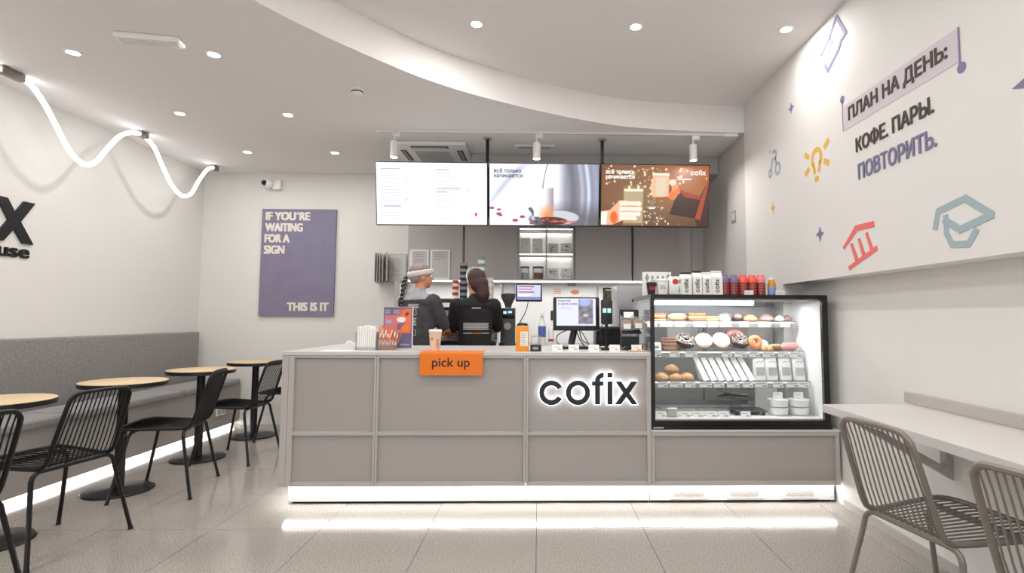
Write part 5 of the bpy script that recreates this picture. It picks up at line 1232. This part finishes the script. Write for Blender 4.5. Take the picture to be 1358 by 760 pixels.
pbox(-0.195, -0.092, zz, 0.17, 'white_paper', 'tall white package on the upper left open shelf, left one', 'cup_print', 3, 2, 'package', 'tall white packages on the open shelf', 'coffee_package'); pbox(-0.07, 0.04, zz, 0.165, 'white_paper', 'tall white package on the upper left open shelf, right one', 'print_grey', 3, 3, 'package', 'tall white packages on the open shelf', 'coffee_package')
pbox(0.103, 0.213, zz, 0.115, 'white_paper', 'printed white box on the upper right open shelf, left one', 'black_plastic', 6, 4, 'box', 'printed white boxes on the open shelves'); pbox(0.236, 0.345, zz, 0.115, 'white_paper', 'printed white box on the upper right open shelf, right one', 'black_plastic', 6, 5, 'box', 'printed white boxes on the open shelves')
zz = 1.5943
pbox(0.103, 0.213, zz, 0.12, 'white_paper', 'printed white box on the lower right open shelf, left one', 'black_plastic', 7, 6, 'box', 'printed white boxes on the open shelves'); pbox(0.236, 0.345, zz, 0.12, 'white_paper', 'printed white box on the lower right open shelf, right one', 'black_plastic', 7, 7, 'box', 'printed white boxes on the open shelves')
for x_, r_, m_, lb in ((-0.15, 0.05, 'worktop', 'smoked glass jar with pale contents on the lower left open shelf'), (-0.005, 0.062, 'bread_dark', 'smoked glass jar with brown contents on the lower left open shelf')):
    t = thing('storage_jar', lb, 'jar', (x_, YK+0.09, zz))
    MB().lathe([(r_*0.95, 0), (r_, 0.004), (r_, 0.115), (r_*0.9, 0.125)], (x_, YK+0.09, zz), 24, cap=False).build('jar_glass', 'glass_soft', t)
    MB().cyl((x_, YK+0.09, zz+0.002), r_*0.8, 0.07, 20).build('contents', m_, t); MB().cyl((x_, YK+0.09, zz+0.1255), r_, 0.012, 24).build('lid', 'black_plastic', t)
# framed sheets on the first cabinet
for k, (a, c) in enumerate(((-1.372, -1.172), (-1.157, -0.947))):
    t = thing('info_frame', '%s white framed notice on the left wall cabinet door' % ('left', 'right')[k], 'notice', ((a+c)/2, YK, 1.58), 'framed notices on the cabinet door')
    MB().box(a, YK-0.010, 1.582, c, YK-0.0005, 1.90).build('frame', 'white_plastic', t)
    MB().box(a+0.02, YK-0.0115, 1.602, c-0.02, YK-0.0102, 1.885).build('sheet', 'worktop', t)
    mb = MB()
    for q in range(7 if k == 0 else 4): mb.box(a+0.035, YK-0.0125, 1.865-q*0.022, c-0.04-0.02*(q % 2), YK-0.0117, 1.871-q*0.022)
    mb.build('print', 'print_grey', t)
# espresso machine
em = thing('coffee_machine', 'large black and steel espresso machine on the back counter', 'coffee machine', (-0.69, 5.2, 0.9))
MB().rbox(-1.0, 5.14, 1.16, -0.40, 5.60, 1.352, 0.012).build('upper_body', 'black_plastic', em)
MB().rbox(-1.0, 5.34, 0.94, -0.40, 5.60, 1.159, 0.006).build('rear_body', 'steel', em)
MB().rbox(-1.0, 5.06, 0.925, -0.40, 5.339, 0.965, 0.006).build('drip_tray', 'black_plastic', em)
mb = MB()
for q in range(24): mb.box(-0.985+q*0.0245, 5.075, 0.9655, -0.972+q*0.0245, 5.33, 0.969)
mb.build('drip_grid', 'steel', em)['kind'] = 'stuff'
MB().box(-0.90, 5.1385, 1.275, -0.62, 5.1395, 1.315).build('display_strip', 'white_plastic', em)
MB().box(-0.985, 5.1385, 1.19, -0.415, 5.1395, 1.245).build('front_plate', 'steel_soft', em)
for x_ in (-0.88, -0.71, -0.54):
    g_ = MB().cyl((x_, 5.24, 1.10), 0.036, 0.059, 20).build('group_head', 'chrome', em)
    MB().cyl((x_, 5.24, 1.072), 0.033, 0.027, 20).build('portafilter', 'steel', g_); MB().tube([(x_, 5.205, 1.085), (x_, 5.07, 1.07)], 0.012, 10).build('handle', 'black_plastic', g_)
for x_ in (-0.965, -0.435): MB().tube(catmull([(x_, 5.16, 1.17), (x_, 5.10, 1.14), (x_, 5.09, 1.0)], 4), 0.006, 8).build('steam_wand', 'chrome', em)
for x_ in (-0.96, -0.44):
    for y_ in (5.12, 5.54): MB().cyl((x_, y_, 0.9005), 0.02, 0.024, 14).build('foot', 'black_plastic', em)
MB().box(-0.99, 5.2, 1.3525, -0.41, 5.59, 1.358).build('cup_rail', 'steel', em)
# cup stacks on the machine
def cstack(x, y, z, r, n, ph, m1, m2, label, taper=1.0):
    t = thing('cup_stack', label, 'paper cups', (x, y, z), 'paper cup stacks on the coffee machine')
    for q in range(n):
        MB().lathe([(r*0.86, 0), (r*0.97, ph*0.86), (r*1.03, ph*0.88), (r*1.03, ph*0.985), (0, ph*0.985)], (x, y, z+q*ph), 18).build('paper_cup', m1 if q % 2 == 0 else m2, t)
    return t
zc_ = 1.3585
cstack(-0.795, 5.26, zc_, 0.032, 6, 0.029, 'white_paper', 'red_print', 'red and white patterned cup stack at the left on the coffee machine')
cstack(-0.72, 5.27, zc_, 0.038, 12, 0.0285, 'navy', 'print_grey', 'tall navy and white banded cup stack on the coffee machine')
cstack(-0.635, 5.30, zc_, 0.034, 9, 0.0275, 'white_paper', 'white_plastic', 'plain white cup stack on the coffee machine')
cstack(-0.555, 5.30, zc_, 0.038, 12, 0.034, 'white_paper', 'green_print', 'tallest colourful patterned cup stack on the coffee machine')
cstack(-0.47, 5.32, zc_, 0.036, 7, 0.029, 'white_paper', 'cream_cup', 'cream cup stack at the right on the coffee machine')
# milk jug & knock box etc
t = thing('milk_jug', 'small steel milk jug left of the headband barista on the back counter', 'jug', (-1.20, 5.2, 0.9))
MB().lathe([(0.045, 0.0005), (0.048, 0.03), (0.036, 0.09), (0.04, 0.12), (0.037, 0.12), (0.033, 0.09), (0, 0.03)], (-1.20, 5.2, 0.9), 24).build('jug_body', 'chrome', t)
MB().tube(catmull([(-1.24, 5.2, 1.0), (-1.275, 5.2, 0.985), (-1.275, 5.2, 0.94), (-1.245, 5.2, 0.925)], 4), 0.005, 8).build('handle', 'chrome', t)
# tap
t = thing('sink_tap', 'dark curved tap behind the promotional display', 'tap', (-1.29, 5.3, 0.9))
MB().tube(catmull([(-1.27, 5.3, 0.9005), (-1.27, 5.3, 1.22), (-1.28, 5.3, 1.265), (-1.31, 5.29, 1.275), (-1.36, 5.27, 1.265), (-1.37, 5.265, 1.24)], 5), 0.011, 10).build('spout', 'nickel', t)
MB().tube([(-1.27, 5.3, 1.21), (-1.225, 5.29, 1.235)], 0.006, 8).build('lever', 'nickel', t)
# grinder
gr = thing('coffee_grinder', 'black coffee grinder with a clear bean hopper beside the espresso machine', 'coffee grinder', (-0.29, 5.2, 0.9))
MB().rbox(-0.365, 5.10, 0.9005, -0.21, 5.36, 0.945, 0.01).build('base', 'black_plastic', gr)
MB().prism([(0.0, 0.945), (0.14, 0.945), (0.15, 1.20), (0.155, 1.27), (0.07, 1.27), (0.03, 1.10)], (-0.355, 5.14, 0), (0,1,0), (0,0,1), (0.135,0,0)).build('body', 'black_plastic', gr)
b_ = MB().rbox(-0.352, 5.175, 1.175, -0.223, 5.20, 1.265, 0.004).build('control_head', 'black_case', gr)
MB().box(-0.335, 5.1735, 1.205, -0.24, 5.1748, 1.25).build('display', 'scr_slate', b_)
MB().box(-0.33, 5.1725, 1.215, -0.30, 5.1733, 1.24).box(-0.285, 5.1725, 1.222, -0.25, 5.1733, 1.242).build('display_digits', 'scr_cyan', b_)
MB().lathe([(0.03, 0.0), (0.034, -0.012)], (-0.288, 5.17, 1.10), 20, axis='Y').build('dial', 'print_grey', gr)
MB().lathe([(0.028, 1.271), (0.034, 1.30), (0.072, 1.375), (0.074, 1.50)], (-0.288, 5.24, 0), 28, cap=False).build('hopper', 'glass_soft', gr)
MB().lathe([(0.026, 1.275), (0.031, 1.30), (0.065, 1.37), (0.067, 1.405), (0.0, 1.415)], (-0.288, 5.24, 0), 28).build('beans', 'bean', gr)
MB().lathe([(0.077, 1.501), (0.077, 1.515), (0, 1.518)], (-0.288, 5.24, 0), 28).build('hopper_lid', 'print_grey', gr)
t = thing('grinder_tray', 'steel tamping tray in front of the grinder', 'tray', (-0.29, 5.06, 0.9))
MB().rbox(-0.40, 4.99, 0.9005, -0.18, 5.09, 0.925, 0.004).build('tray', 'steel', t)
# small order screen
t = thing('order_screen', 'small order screen on an arm right of the grinder', 'monitor', (-0.095, 5.32, 1.42))
M = T(-0.093, 5.30, 1.422) @ RZ(0.05)
MB().rbox(-0.127, 0, -0.087, 0.127, 0.022, 0.087, 0.006, M=M).build('housing', 'black_plastic', t)
def ordp(X, Y):
    g = np.ones(X.shape+(3,))*c3('cfd2ee')
    for q in range(4): g = lay(g, m_rect(X, Y, 0.05, 0.06+q*0.19, 0.72-0.1*(q % 2), 0.14+q*0.19), c3('a05a78') if q < 3 else c3('f4f2fa')); g = lay(g, m_rect(X, Y, 0.05, 0.15+q*0.19, 0.55, 0.2+q*0.19), c3('f2f0fb'))
    return lay(g, m_rect(X, Y, 0, 0.82, 1, 1), c3('7f88b8'))
paint_grid('screen', 0.226, 0.142, 50, 30, ordp, 'scr_paint', M @ T(0, -0.0012, 0.002), t)
MB().tube([(-0.06, 5.33, 1.42), (-0.06, YB-0.013, 1.42)], 0.012, 8).build('arm', 'black_metal', t)
MB().tube(catmull([(-0.10, 5.33, 1.335), (-0.12, 5.33, 1.25), (-0.17, 5.35, 1.15), (-0.19, 5.38, 1.12)], 4), 0.004, 6).build('cable', 'black_plastic', t)
# knock box, cleaner bottles
t = thing('knock_box', 'round black lidded canister behind the orange carton', 'canister', (-0.145, 5.05, 0.9))
MB().lathe([(0.05, 0.0005), (0.052, 0.2), (0.046, 0.225), (0.02, 0.235), (0, 0.236)], (-0.145, 5.05, 0.9), 24).build('canister', 'black_plastic', t); MB().lathe([(0.0525, 0.19), (0.0535, 0.2), (0.0525, 0.21)], (-0.145, 5.05, 0.9), 24, cap=False).build('band', 'steel', t)
t = thing('cleaner_bottle', 'white spray bottle with a blue label on the back counter', 'bottle', (0.035, 5.15, 0.9))
MB().lathe([(0.032, 0.0005), (0.036, 0.01), (0.036, 0.21), (0.018, 0.26), (0.013, 0.29), (0, 0.29)], (0.035, 5.15, 0.9), 20).build('bottle_body', 'white_plastic', t); MB().lathe([(0.0366, 0.10), (0.0368, 0.102), (0.0368, 0.2), (0.0366, 0.202)], (0.035, 5.15, 0.9), 20, cap=False).build('label', 'liquid_blue', t)
MB().rbox(0.015, 5.12, 1.191, 0.05, 5.165, 1.235, 0.005).build('spray_head', 'white_plastic', t)
t = thing('cleaner_bottle', 'white bottle with a red band beside the till monitor on the back counter', 'bottle', (0.12, 5.15, 0.9))
MB().lathe([(0.024, 0.0005), (0.026, 0.01), (0.026, 0.16), (0.014, 0.20), (0, 0.22)], (0.12, 5.15, 0.9), 20).build('bottle_body', 'white_plastic', t); MB().lathe([(0.0266, 0.06), (0.0268, 0.061), (0.0268, 0.08), (0.0266, 0.081)], (0.12, 5.15, 0.9), 20, cap=False).build('label_band', 'red_print', t)
# steel ice machine / boiler at the right with a vertical joint
t = thing('steel_cabinet', 'brushed steel ice machine with a dark recessed handle behind the bakery stand', 'ice machine', (0.98, 5.4, 0.9))
MB().rbox(0.765, 5.30, 0.915, 1.25, 5.75, 1.50, 0.006).build('body', 'steel_soft', t)
MB().box(0.772, 5.294, 1.27, 1.243, 5.2995, 1.49).build('front_flap', 'steel', t); MB().rbox(0.905, 5.286, 1.335, 0.995, 5.2935, 1.362, 0.003).build('handle', 'black_plastic', t)
for x_ in (0.79, 1.21):
    for y_ in (5.33, 5.7): MB().cyl((x_, y_, 0.9005), 0.015, 0.014, 12).build('foot', 'black_plastic', t)
t = thing('syrup_station', 'dark box with a drawer on the back counter right of the payment terminal', 'box', (0.62, 5.2, 0.9))
MB().rbox(0.53, 5.06, 0.9005, 0.755, 5.3, 1.10, 0.006).build('body', 'black_plastic', t); MB().box(0.54, 5.054, 1.02, 0.745, 5.0595, 1.085).build('drawer', 'black_metal', t)
# notices on the splashback
def dark(X, Y):
    g = np.ones(X.shape+(3,))*c3('2c2724'); rs = np.random.RandomState(2)
    for _ in range(40): g = lay(g, m_ell(X, Y, rs.rand(), 0.25+0.75*rs.rand(), 0.03, 0.03, 0.5)*0.8, [rs.rand()*0.5+0.4, rs.rand()*0.3+0.3, rs.rand()*0.2+0.1])
    return lay(g, m_rect(X, Y, 0.15, 0.08, 0.85, 0.16), c3('d8d4cc'))
t = thing('wall_notice', 'small dark illustrated poster on the white splashback', 'poster', (0.80, YB-0.013, 1.43))
MB().box(0.727, YB-0.016, 1.345, 0.88, YB-0.0125, 1.52).build('sheet', 'black_plastic', t); paint_grid('printed_face', 0.145, 0.165, 30, 34, dark, 'print_paint', T(0.8035, YB-0.0166, 1.432), t)
t = thing('splash_profile', 'thin dark vertical pipe on the splashback left of the dark poster', 'pipe', (0.66, YB, 1.2)); MB().tube([(0.665, YB-0.03, 0.901), (0.665, YB-0.03, 1.53)], 0.010, 8).build('pipe', 'cabinet_grey', t)
t = thing('wall_notice', 'pale cream printed strip on the splashback above the till monitor', 'notice', (0.33, YB-0.013, 1.5))
MB().box(0.13, YB-0.016, 1.415, 0.56, YB-0.0125, 1.53).build('sheet', 'white_paper', t)
mb = MB()
for q in range(3): mb.box(0.17, YB-0.017, 1.45+q*0.022, 0.25, YB-0.0162, 1.46+q*0.022)
mb.ball((0.41, YB-0.0165, 1.47), 0.05, 0.001, 0.026, 16, 6); mb.build('orange_print', 'icing_orange', t)
t = thing('double_socket', 'grey double socket hanging under the cabinets over the till monitor', 'socket', (0.38, YB, 1.52))
for a in (0.335, 0.385): MB().rbox(a, 6.10, 1.535, a+0.03, YB-0.0125, 1.57, 0.003).build('plug', 'print_grey', t)

# ================================================================== PEOPLE
def blob(name, m, parts, voxel, parent, smooth=4, M=None, n=2):
    # continuous surface grown from tapered limbs ('c', p0, r0, p1, r1) and ellipsoids ('e', centre, (rx,ry,rz)[, rotation])
    bm = bmesh.new(); M = M or Matrix()
    for p in parts:
        if p[0] == 'c':
            a, ra, b, rb = Vector(p[1]), p[2], Vector(p[3]), p[4]; L = (b-a).length; k = max(1, int(L/(min(ra, rb)*0.33)))
            fx = p[5] if len(p) > 5 else (1, 1, 1)
            for i in range(k+1):
                s = i/k; r = ra+(rb-ra)*s; bmesh.ops.create_icosphere(bm, subdivisions=n, radius=r, matrix=M @ Matrix.Translation(a+(b-a)*s) @ Matrix.Diagonal((*fx, 1)))
        else:
            rot = p[3] if len(p) > 3 else Matrix(); bmesh.ops.create_icosphere(bm, subdivisions=3, radius=1, matrix=M @ Matrix.Translation(p[1]) @ rot @ Matrix.Diagonal((*p[2], 1)))
    me = bpy.data.meshes.new(name); bm.to_mesh(me); bm.free(); me.materials.append(MATS[m])
    o = bpy.data.objects.new(name, me); C.objects.link(o); o.parent = parent
    r = o.modifiers.new('remesh', 'REMESH'); r.mode = 'VOXEL'; r.voxel_size = voxel; r.use_smooth_shade = True
    s = o.modifiers.new('smooth', 'SMOOTH'); s.factor = 0.5; s.iterations = smooth
    return o
def person(x, y, turn, H, label, shirt, hair, arms, lean=0.0, head_turn=0.0, female=1):
    t = thing('person', label, 'person', (x, y, 0)); t.rotation_euler = (0, 0, turn)
    k = H/1.65; S = Matrix.Scale(k, 4)
    hip, knee, ank = 0.86, 0.47, 0.08
    P = []
    for s in (-1, 1):
        P += [('c', (s*0.085, 0, hip), 0.082, (s*0.095, 0.01, knee), 0.052), ('c', (s*0.095, 0.01, knee), 0.050, (s*0.10, -0.01, ank), 0.032), ('c', (s*0.10, -0.02, 0.045), 0.034, (s*0.11, 0.13, 0.028), 0.027)]
    P += [('e', (0, -0.005, 0.92), (0.158, 0.105, 0.11)), ('c', (0, 0, 0.95), 0.115, (0, 0, 1.10), 0.098, (1.15, 0.85, 1)), ('c', (0, 0, 1.10), 0.105, (0, 0.0, 1.27), 0.115, (1.25, 0.82, 1)), ('e', (0, -0.005, 1.33), (0.165, 0.085, 0.07))]
    P += [('c', (0, 0, 1.37), 0.052, (0, 0.012, 1.45), 0.047)]
    Hc = Vector((0, 0.02, 1.54)); HM = Matrix.Translation(Hc) @ RZ(head_turn)
    def hv(p): return HM @ Vector(p)
    HR = RZ(head_turn)
    P += [('e', hv((0, -0.012, 0.022)), (0.072, 0.092, 0.085), HR), ('e', hv((0, 0.028, -0.025)), (0.058, 0.062, 0.075), HR), ('e', hv((0, 0.055, -0.075)), (0.026, 0.024, 0.022), HR),
          ('c', hv((0, 0.082, 0.012)), 0.007, hv((0, 0.103, -0.020)), 0.011), ('e', hv((0.072, -0.005, -0.008)), (0.010, 0.020, 0.030), HR), ('e', hv((-0.072, -0.005, -0.008)), (0.010, 0.020, 0.030), HR),
          ('e', hv((0, 0.083, -0.048)), (0.022, 0.012, 0.009), HR)]
    for s, (el, wr) in zip((-1, 1), arms):
        sh_ = Vector((s*0.165, 0, 1.335)); el, wr = Vector(el), Vector(wr); d = (wr-el).normalized()
        P += [('c', sh_, 0.050, el, 0.036), ('c', el, 0.037, wr, 0.024)]
        palm = wr+d*0.05; side = Vector((1, 0, 0)); side = (side-side.dot(d)*d).normalized(); dn = d.cross(side)*1.0
        if dn.z > 0: dn = -dn
        P += [('c', wr, 0.024, palm, 0.026, (1.1, 1, 0.8))]
        for q, (o_, ln) in enumerate(((-0.026, 0.062), (-0.009, 0.072), (0.009, 0.068), (0.025, 0.054))):
            r0_ = palm+d*0.018+side*o_; k1 = r0_+d*ln*0.5+dn*0.006; k2 = k1+d*ln*0.25+dn*ln*0.38
            P += [('c', r0_, 0.0095, k1, 0.0085), ('c', k1, 0.0085, k2, 0.0075)]
        tb_ = wr+d*0.02-side*s*0.024; P += [('c', tb_, 0.011, tb_+d*0.035-side*s*0.022+dn*0.01, 0.009), ('c', tb_+d*0.035-side*s*0.022+dn*0.01, 0.009, tb_+d*0.06-side*s*0.022+dn*0.02, 0.008)]
    blob('body', 'skin', P, 0.0062, t, 3, S)
    # clothing
    Q = [('c', (0, 0, 0.90), 0.135, (0, 0, 1.08), 0.122, (1.22, 0.92, 1)), ('c', (0, 0, 1.08), 0.125, (0, 0.0, 1.26), 0.130, (1.28, 0.85, 1)), ('e', (0, -0.005, 1.325), (0.185, 0.102, 0.075)), ('c', (0, -0.003, 1.375), 0.062, (0, 0.002, 1.395), 0.058)]
    for s, (el, wr) in zip((-1, 1), arms):
        sh_ = Vector((s*0.165, 0, 1.325)); el = Vector(el); e2 = sh_.lerp(el, 0.86); Q += [('c', sh_, 0.068, e2, 0.060)]
    top = blob('shirt', shirt, Q, 0.011, t, 4, S)
    Qt = [('e', (0, -0.005, 0.90), (0.170, 0.118, 0.12))]
    for s in (-1, 1): Qt += [('c', (s*0.086, 0, hip), 0.095, (s*0.096, 0.01, knee), 0.068), ('c', (s*0.096, 0.01, knee), 0.066, (s*0.10, -0.01, 0.10), 0.052)]
    blob('trousers', 'trousers', Qt, 0.013, t, 4, S)
    for s in (-1, 1): blob('shoe', 'shoe', [('c', (s*0.10, -0.035, 0.046), 0.045, (s*0.11, 0.15, 0.036), 0.036)], 0.009, t, 2, S)
    for s in (-1, 1):
        c_ = S @ (HM @ Vector((s*0.030, 0.072, 0.008))); e_ = MB().ball((0,0,0), 0.0125*k).build('eye', 'eye_white'); e_.parent = t; e_.location = c_
        p_ = MB().ball((0,0,0), 0.006*k).build('iris', 'hair_dark'); p_.parent = e_; p_.location = Vector((HR @ Vector((0, 0.0085*k, 0))))
        b2 = blob('eyebrow', 'hair_dark', [('c', hv((s*0.018, 0.079, 0.030)), 0.0035, hv((s*0.046, 0.068, 0.030)), 0.003)], 0.0025, t, 1, S)
    blob('lips', 'lip', [('c', hv((-0.017, 0.089, -0.048)), 0.004, hv((0.017, 0.089, -0.048)), 0.004)], 0.003, t, 1, S)
    return t, S, hv, HR, top, k
def shirt_print(t, top, w_, h_, x, z, m, cells, mcell2=None):
    # small rows of print wrapped on to the back of the shirt
    mb = MB(); rows = cells
    for (a, b, c, d) in rows:
        n = max(1, int((c-a)/0.012))
        for i in range(n): mb.add([(x+a+(c-a)*i/n, -0.35, z+b), (x+a+(c-a)*(i+1)/n, -0.35, z+b), (x+a+(c-a)*(i+1)/n, -0.35, z+d), (x+a+(c-a)*i/n, -0.35, z+d)], [(0, 1, 2, 3)])
    o = mb.build('shirt_print', m); o.parent = t; o['kind'] = 'stuff'
    s = o.modifiers.new('wrap', 'SHRINKWRAP'); s.target = top; s.wrap_method = 'PROJECT'; s.use_project_x = False; s.use_project_y = True; s.use_project_z = False
    s.use_negative_direction = True; s.use_positive_direction = True; s.offset = 0.0025; s.wrap_mode = 'ABOVE_SURFACE'
    return o

# right barista: black shirt, brown hair tied low, working at the machine
arms = (((-0.21, 0.09, 1.10), (-0.17, 0.27, 1.07)), ((0.21, 0.12, 1.11), (0.10, 0.30, 1.08)))
t, S, hv, HR, top, k = person(-0.55, 4.80, 0.12, 1.60, 'barista seen from behind in a black printed shirt with long brown hair', 'shirt_black', 'hair_brown', arms, head_turn=0.35)
blob('hair', 'hair_brown', [('e', hv((0, -0.028, 0.030)), (0.083, 0.092, 0.088), HR), ('e', hv((0, -0.070, -0.02)), (0.078, 0.055, 0.085), HR), ('c', hv((0.02, -0.092, -0.02)), 0.064, hv((0.03, -0.11, -0.12)), 0.062), ('c', hv((0.03, -0.11, -0.12)), 0.062, hv((0.03, -0.10, -0.21)), 0.022)], 0.008, t, 2, S)
o = MB().torus((0,0,0), 0.088, 0.004, 28, 6).build('hair_band', 'white_plastic'); o.parent = t; o.location = S @ hv((0, -0.005, 0.045)); o.rotation_euler = (PI/2-0.25, 0, 0.35)
shirt_print(t, top, 0, 0, 0, 0, 'shirt_print', [(-0.03, 1.255, 0.045, 1.265)]+[(-0.10, 1.125-q*0.0125, 0.115-0.006*(q % 2), 1.133-q*0.0125) for q in range(5)]+[(-0.10, 1.042, -0.03, 1.049), (0.055, 1.042, 0.12, 1.049)])
shirt_print(t, top, 0, 0, 0, 0, 'shirt_orange', [(-0.028, 1.039, 0.052, 1.052)])
# left barista: grey headband, beaded braid, charcoal top, face turned to the right
arms = (((-0.215, 0.06, 1.10), (-0.12, 0.26, 1.08)), ((0.175, 0.13, 1.10), (0.06, 0.30, 1.06)))
t, S, hv, HR, top, k = person(-1.00, 4.62, -0.60, 1.63, 'barista with a pale headband and long beaded braid in a charcoal top', 'shirt_char', 'hair_dark', arms, head_turn=-0.45)
blob('hair', 'crown_mix', [('e', hv((0, -0.018, 0.046)), (0.078, 0.090, 0.072), HR), ('e', hv((0, -0.055, 0.0)), (0.070, 0.050, 0.065), HR)], 0.008, t, 2, S)
bp = []
for i in range(28):
    a = 2*PI*i/28; bp.append(('c', hv((0.082*math.cos(a), -0.010+0.098*math.sin(a), 0.030+0.018*math.sin(a))), 0.017, hv((0.082*math.cos(a+0.22), -0.010+0.098*math.sin(a+0.22), 0.030+0.018*math.sin(a+0.22))), 0.017, (1, 1, 1.5)))
blob('headband', 'band_grey', bp, 0.007, t, 2, S)
br = []; bl = []
P0 = hv((-0.02, -0.088, 0.03))
pts = catmull([P0, P0+Vector((-0.035, -0.03, -0.06)), P0+Vector((-0.05, -0.035, -0.15)), P0+Vector((-0.07, -0.03, -0.24)), P0+Vector((-0.085, -0.02, -0.31))], 5)
for i, p in enumerate([Vector(q) for q in pts]):
    sgn = 1 if i % 2 else -1; br.append(('e', p+Vector((sgn*0.007, 0, 0)), (0.019, 0.017, 0.013)))
    if i % 2: bl.append(p+Vector((sgn*0.016, -0.012, 0)))
braid = blob('braid', 'hair_dark', br, 0.006, t, 1, S)
mb = MB()
for p in bl: mb.ball(tuple(S @ p), 0.008, 0.007, 0.005, 10, 6)
o = mb.build('beads', 'print_grey'); o.parent = braid; o['kind'] = 'stuff'
blob('shoulder_layer', 'shoulder_grey', [('e', (0, -0.008, 1.345), (0.176, 0.098, 0.062)), ('c', (0, -0.003, 1.38), 0.066, (0, 0.002, 1.40), 0.060)], 0.010, t, 3, S)  # separate lighter grey layer over the shoulders of the charcoal top
cells = []
for (cx, z_, w_, n) in ((0.035, 1.28, 0.11, 3), (0.03, 1.165, 0.08, 5)):
    for q in range(n): cells.append((cx-w_/2, z_-q*0.013, cx+w_/2-0.01*(q % 2), z_+0.008-q*0.013))
for (x0_, z0_, x1_, z1_) in ((-0.01, 1.195, 0.07, 1.24), (-0.01, 1.03, 0.07, 1.075)):
    cells += [(x0_, z0_, x1_, z0_+0.004), (x0_, z1_, x1_, z1_+0.004), (x0_, z0_, x0_+0.005, z1_), (x1_-0.005, z0_, x1_, z1_), (x0_+0.025, z0_+0.012, x1_-0.025, z1_-0.01)]
cells += [(-0.07, 1.005, -0.035, 1.015)]
shirt_print(t, top, 0, 0, 0, 0, 'shirt_print', cells)
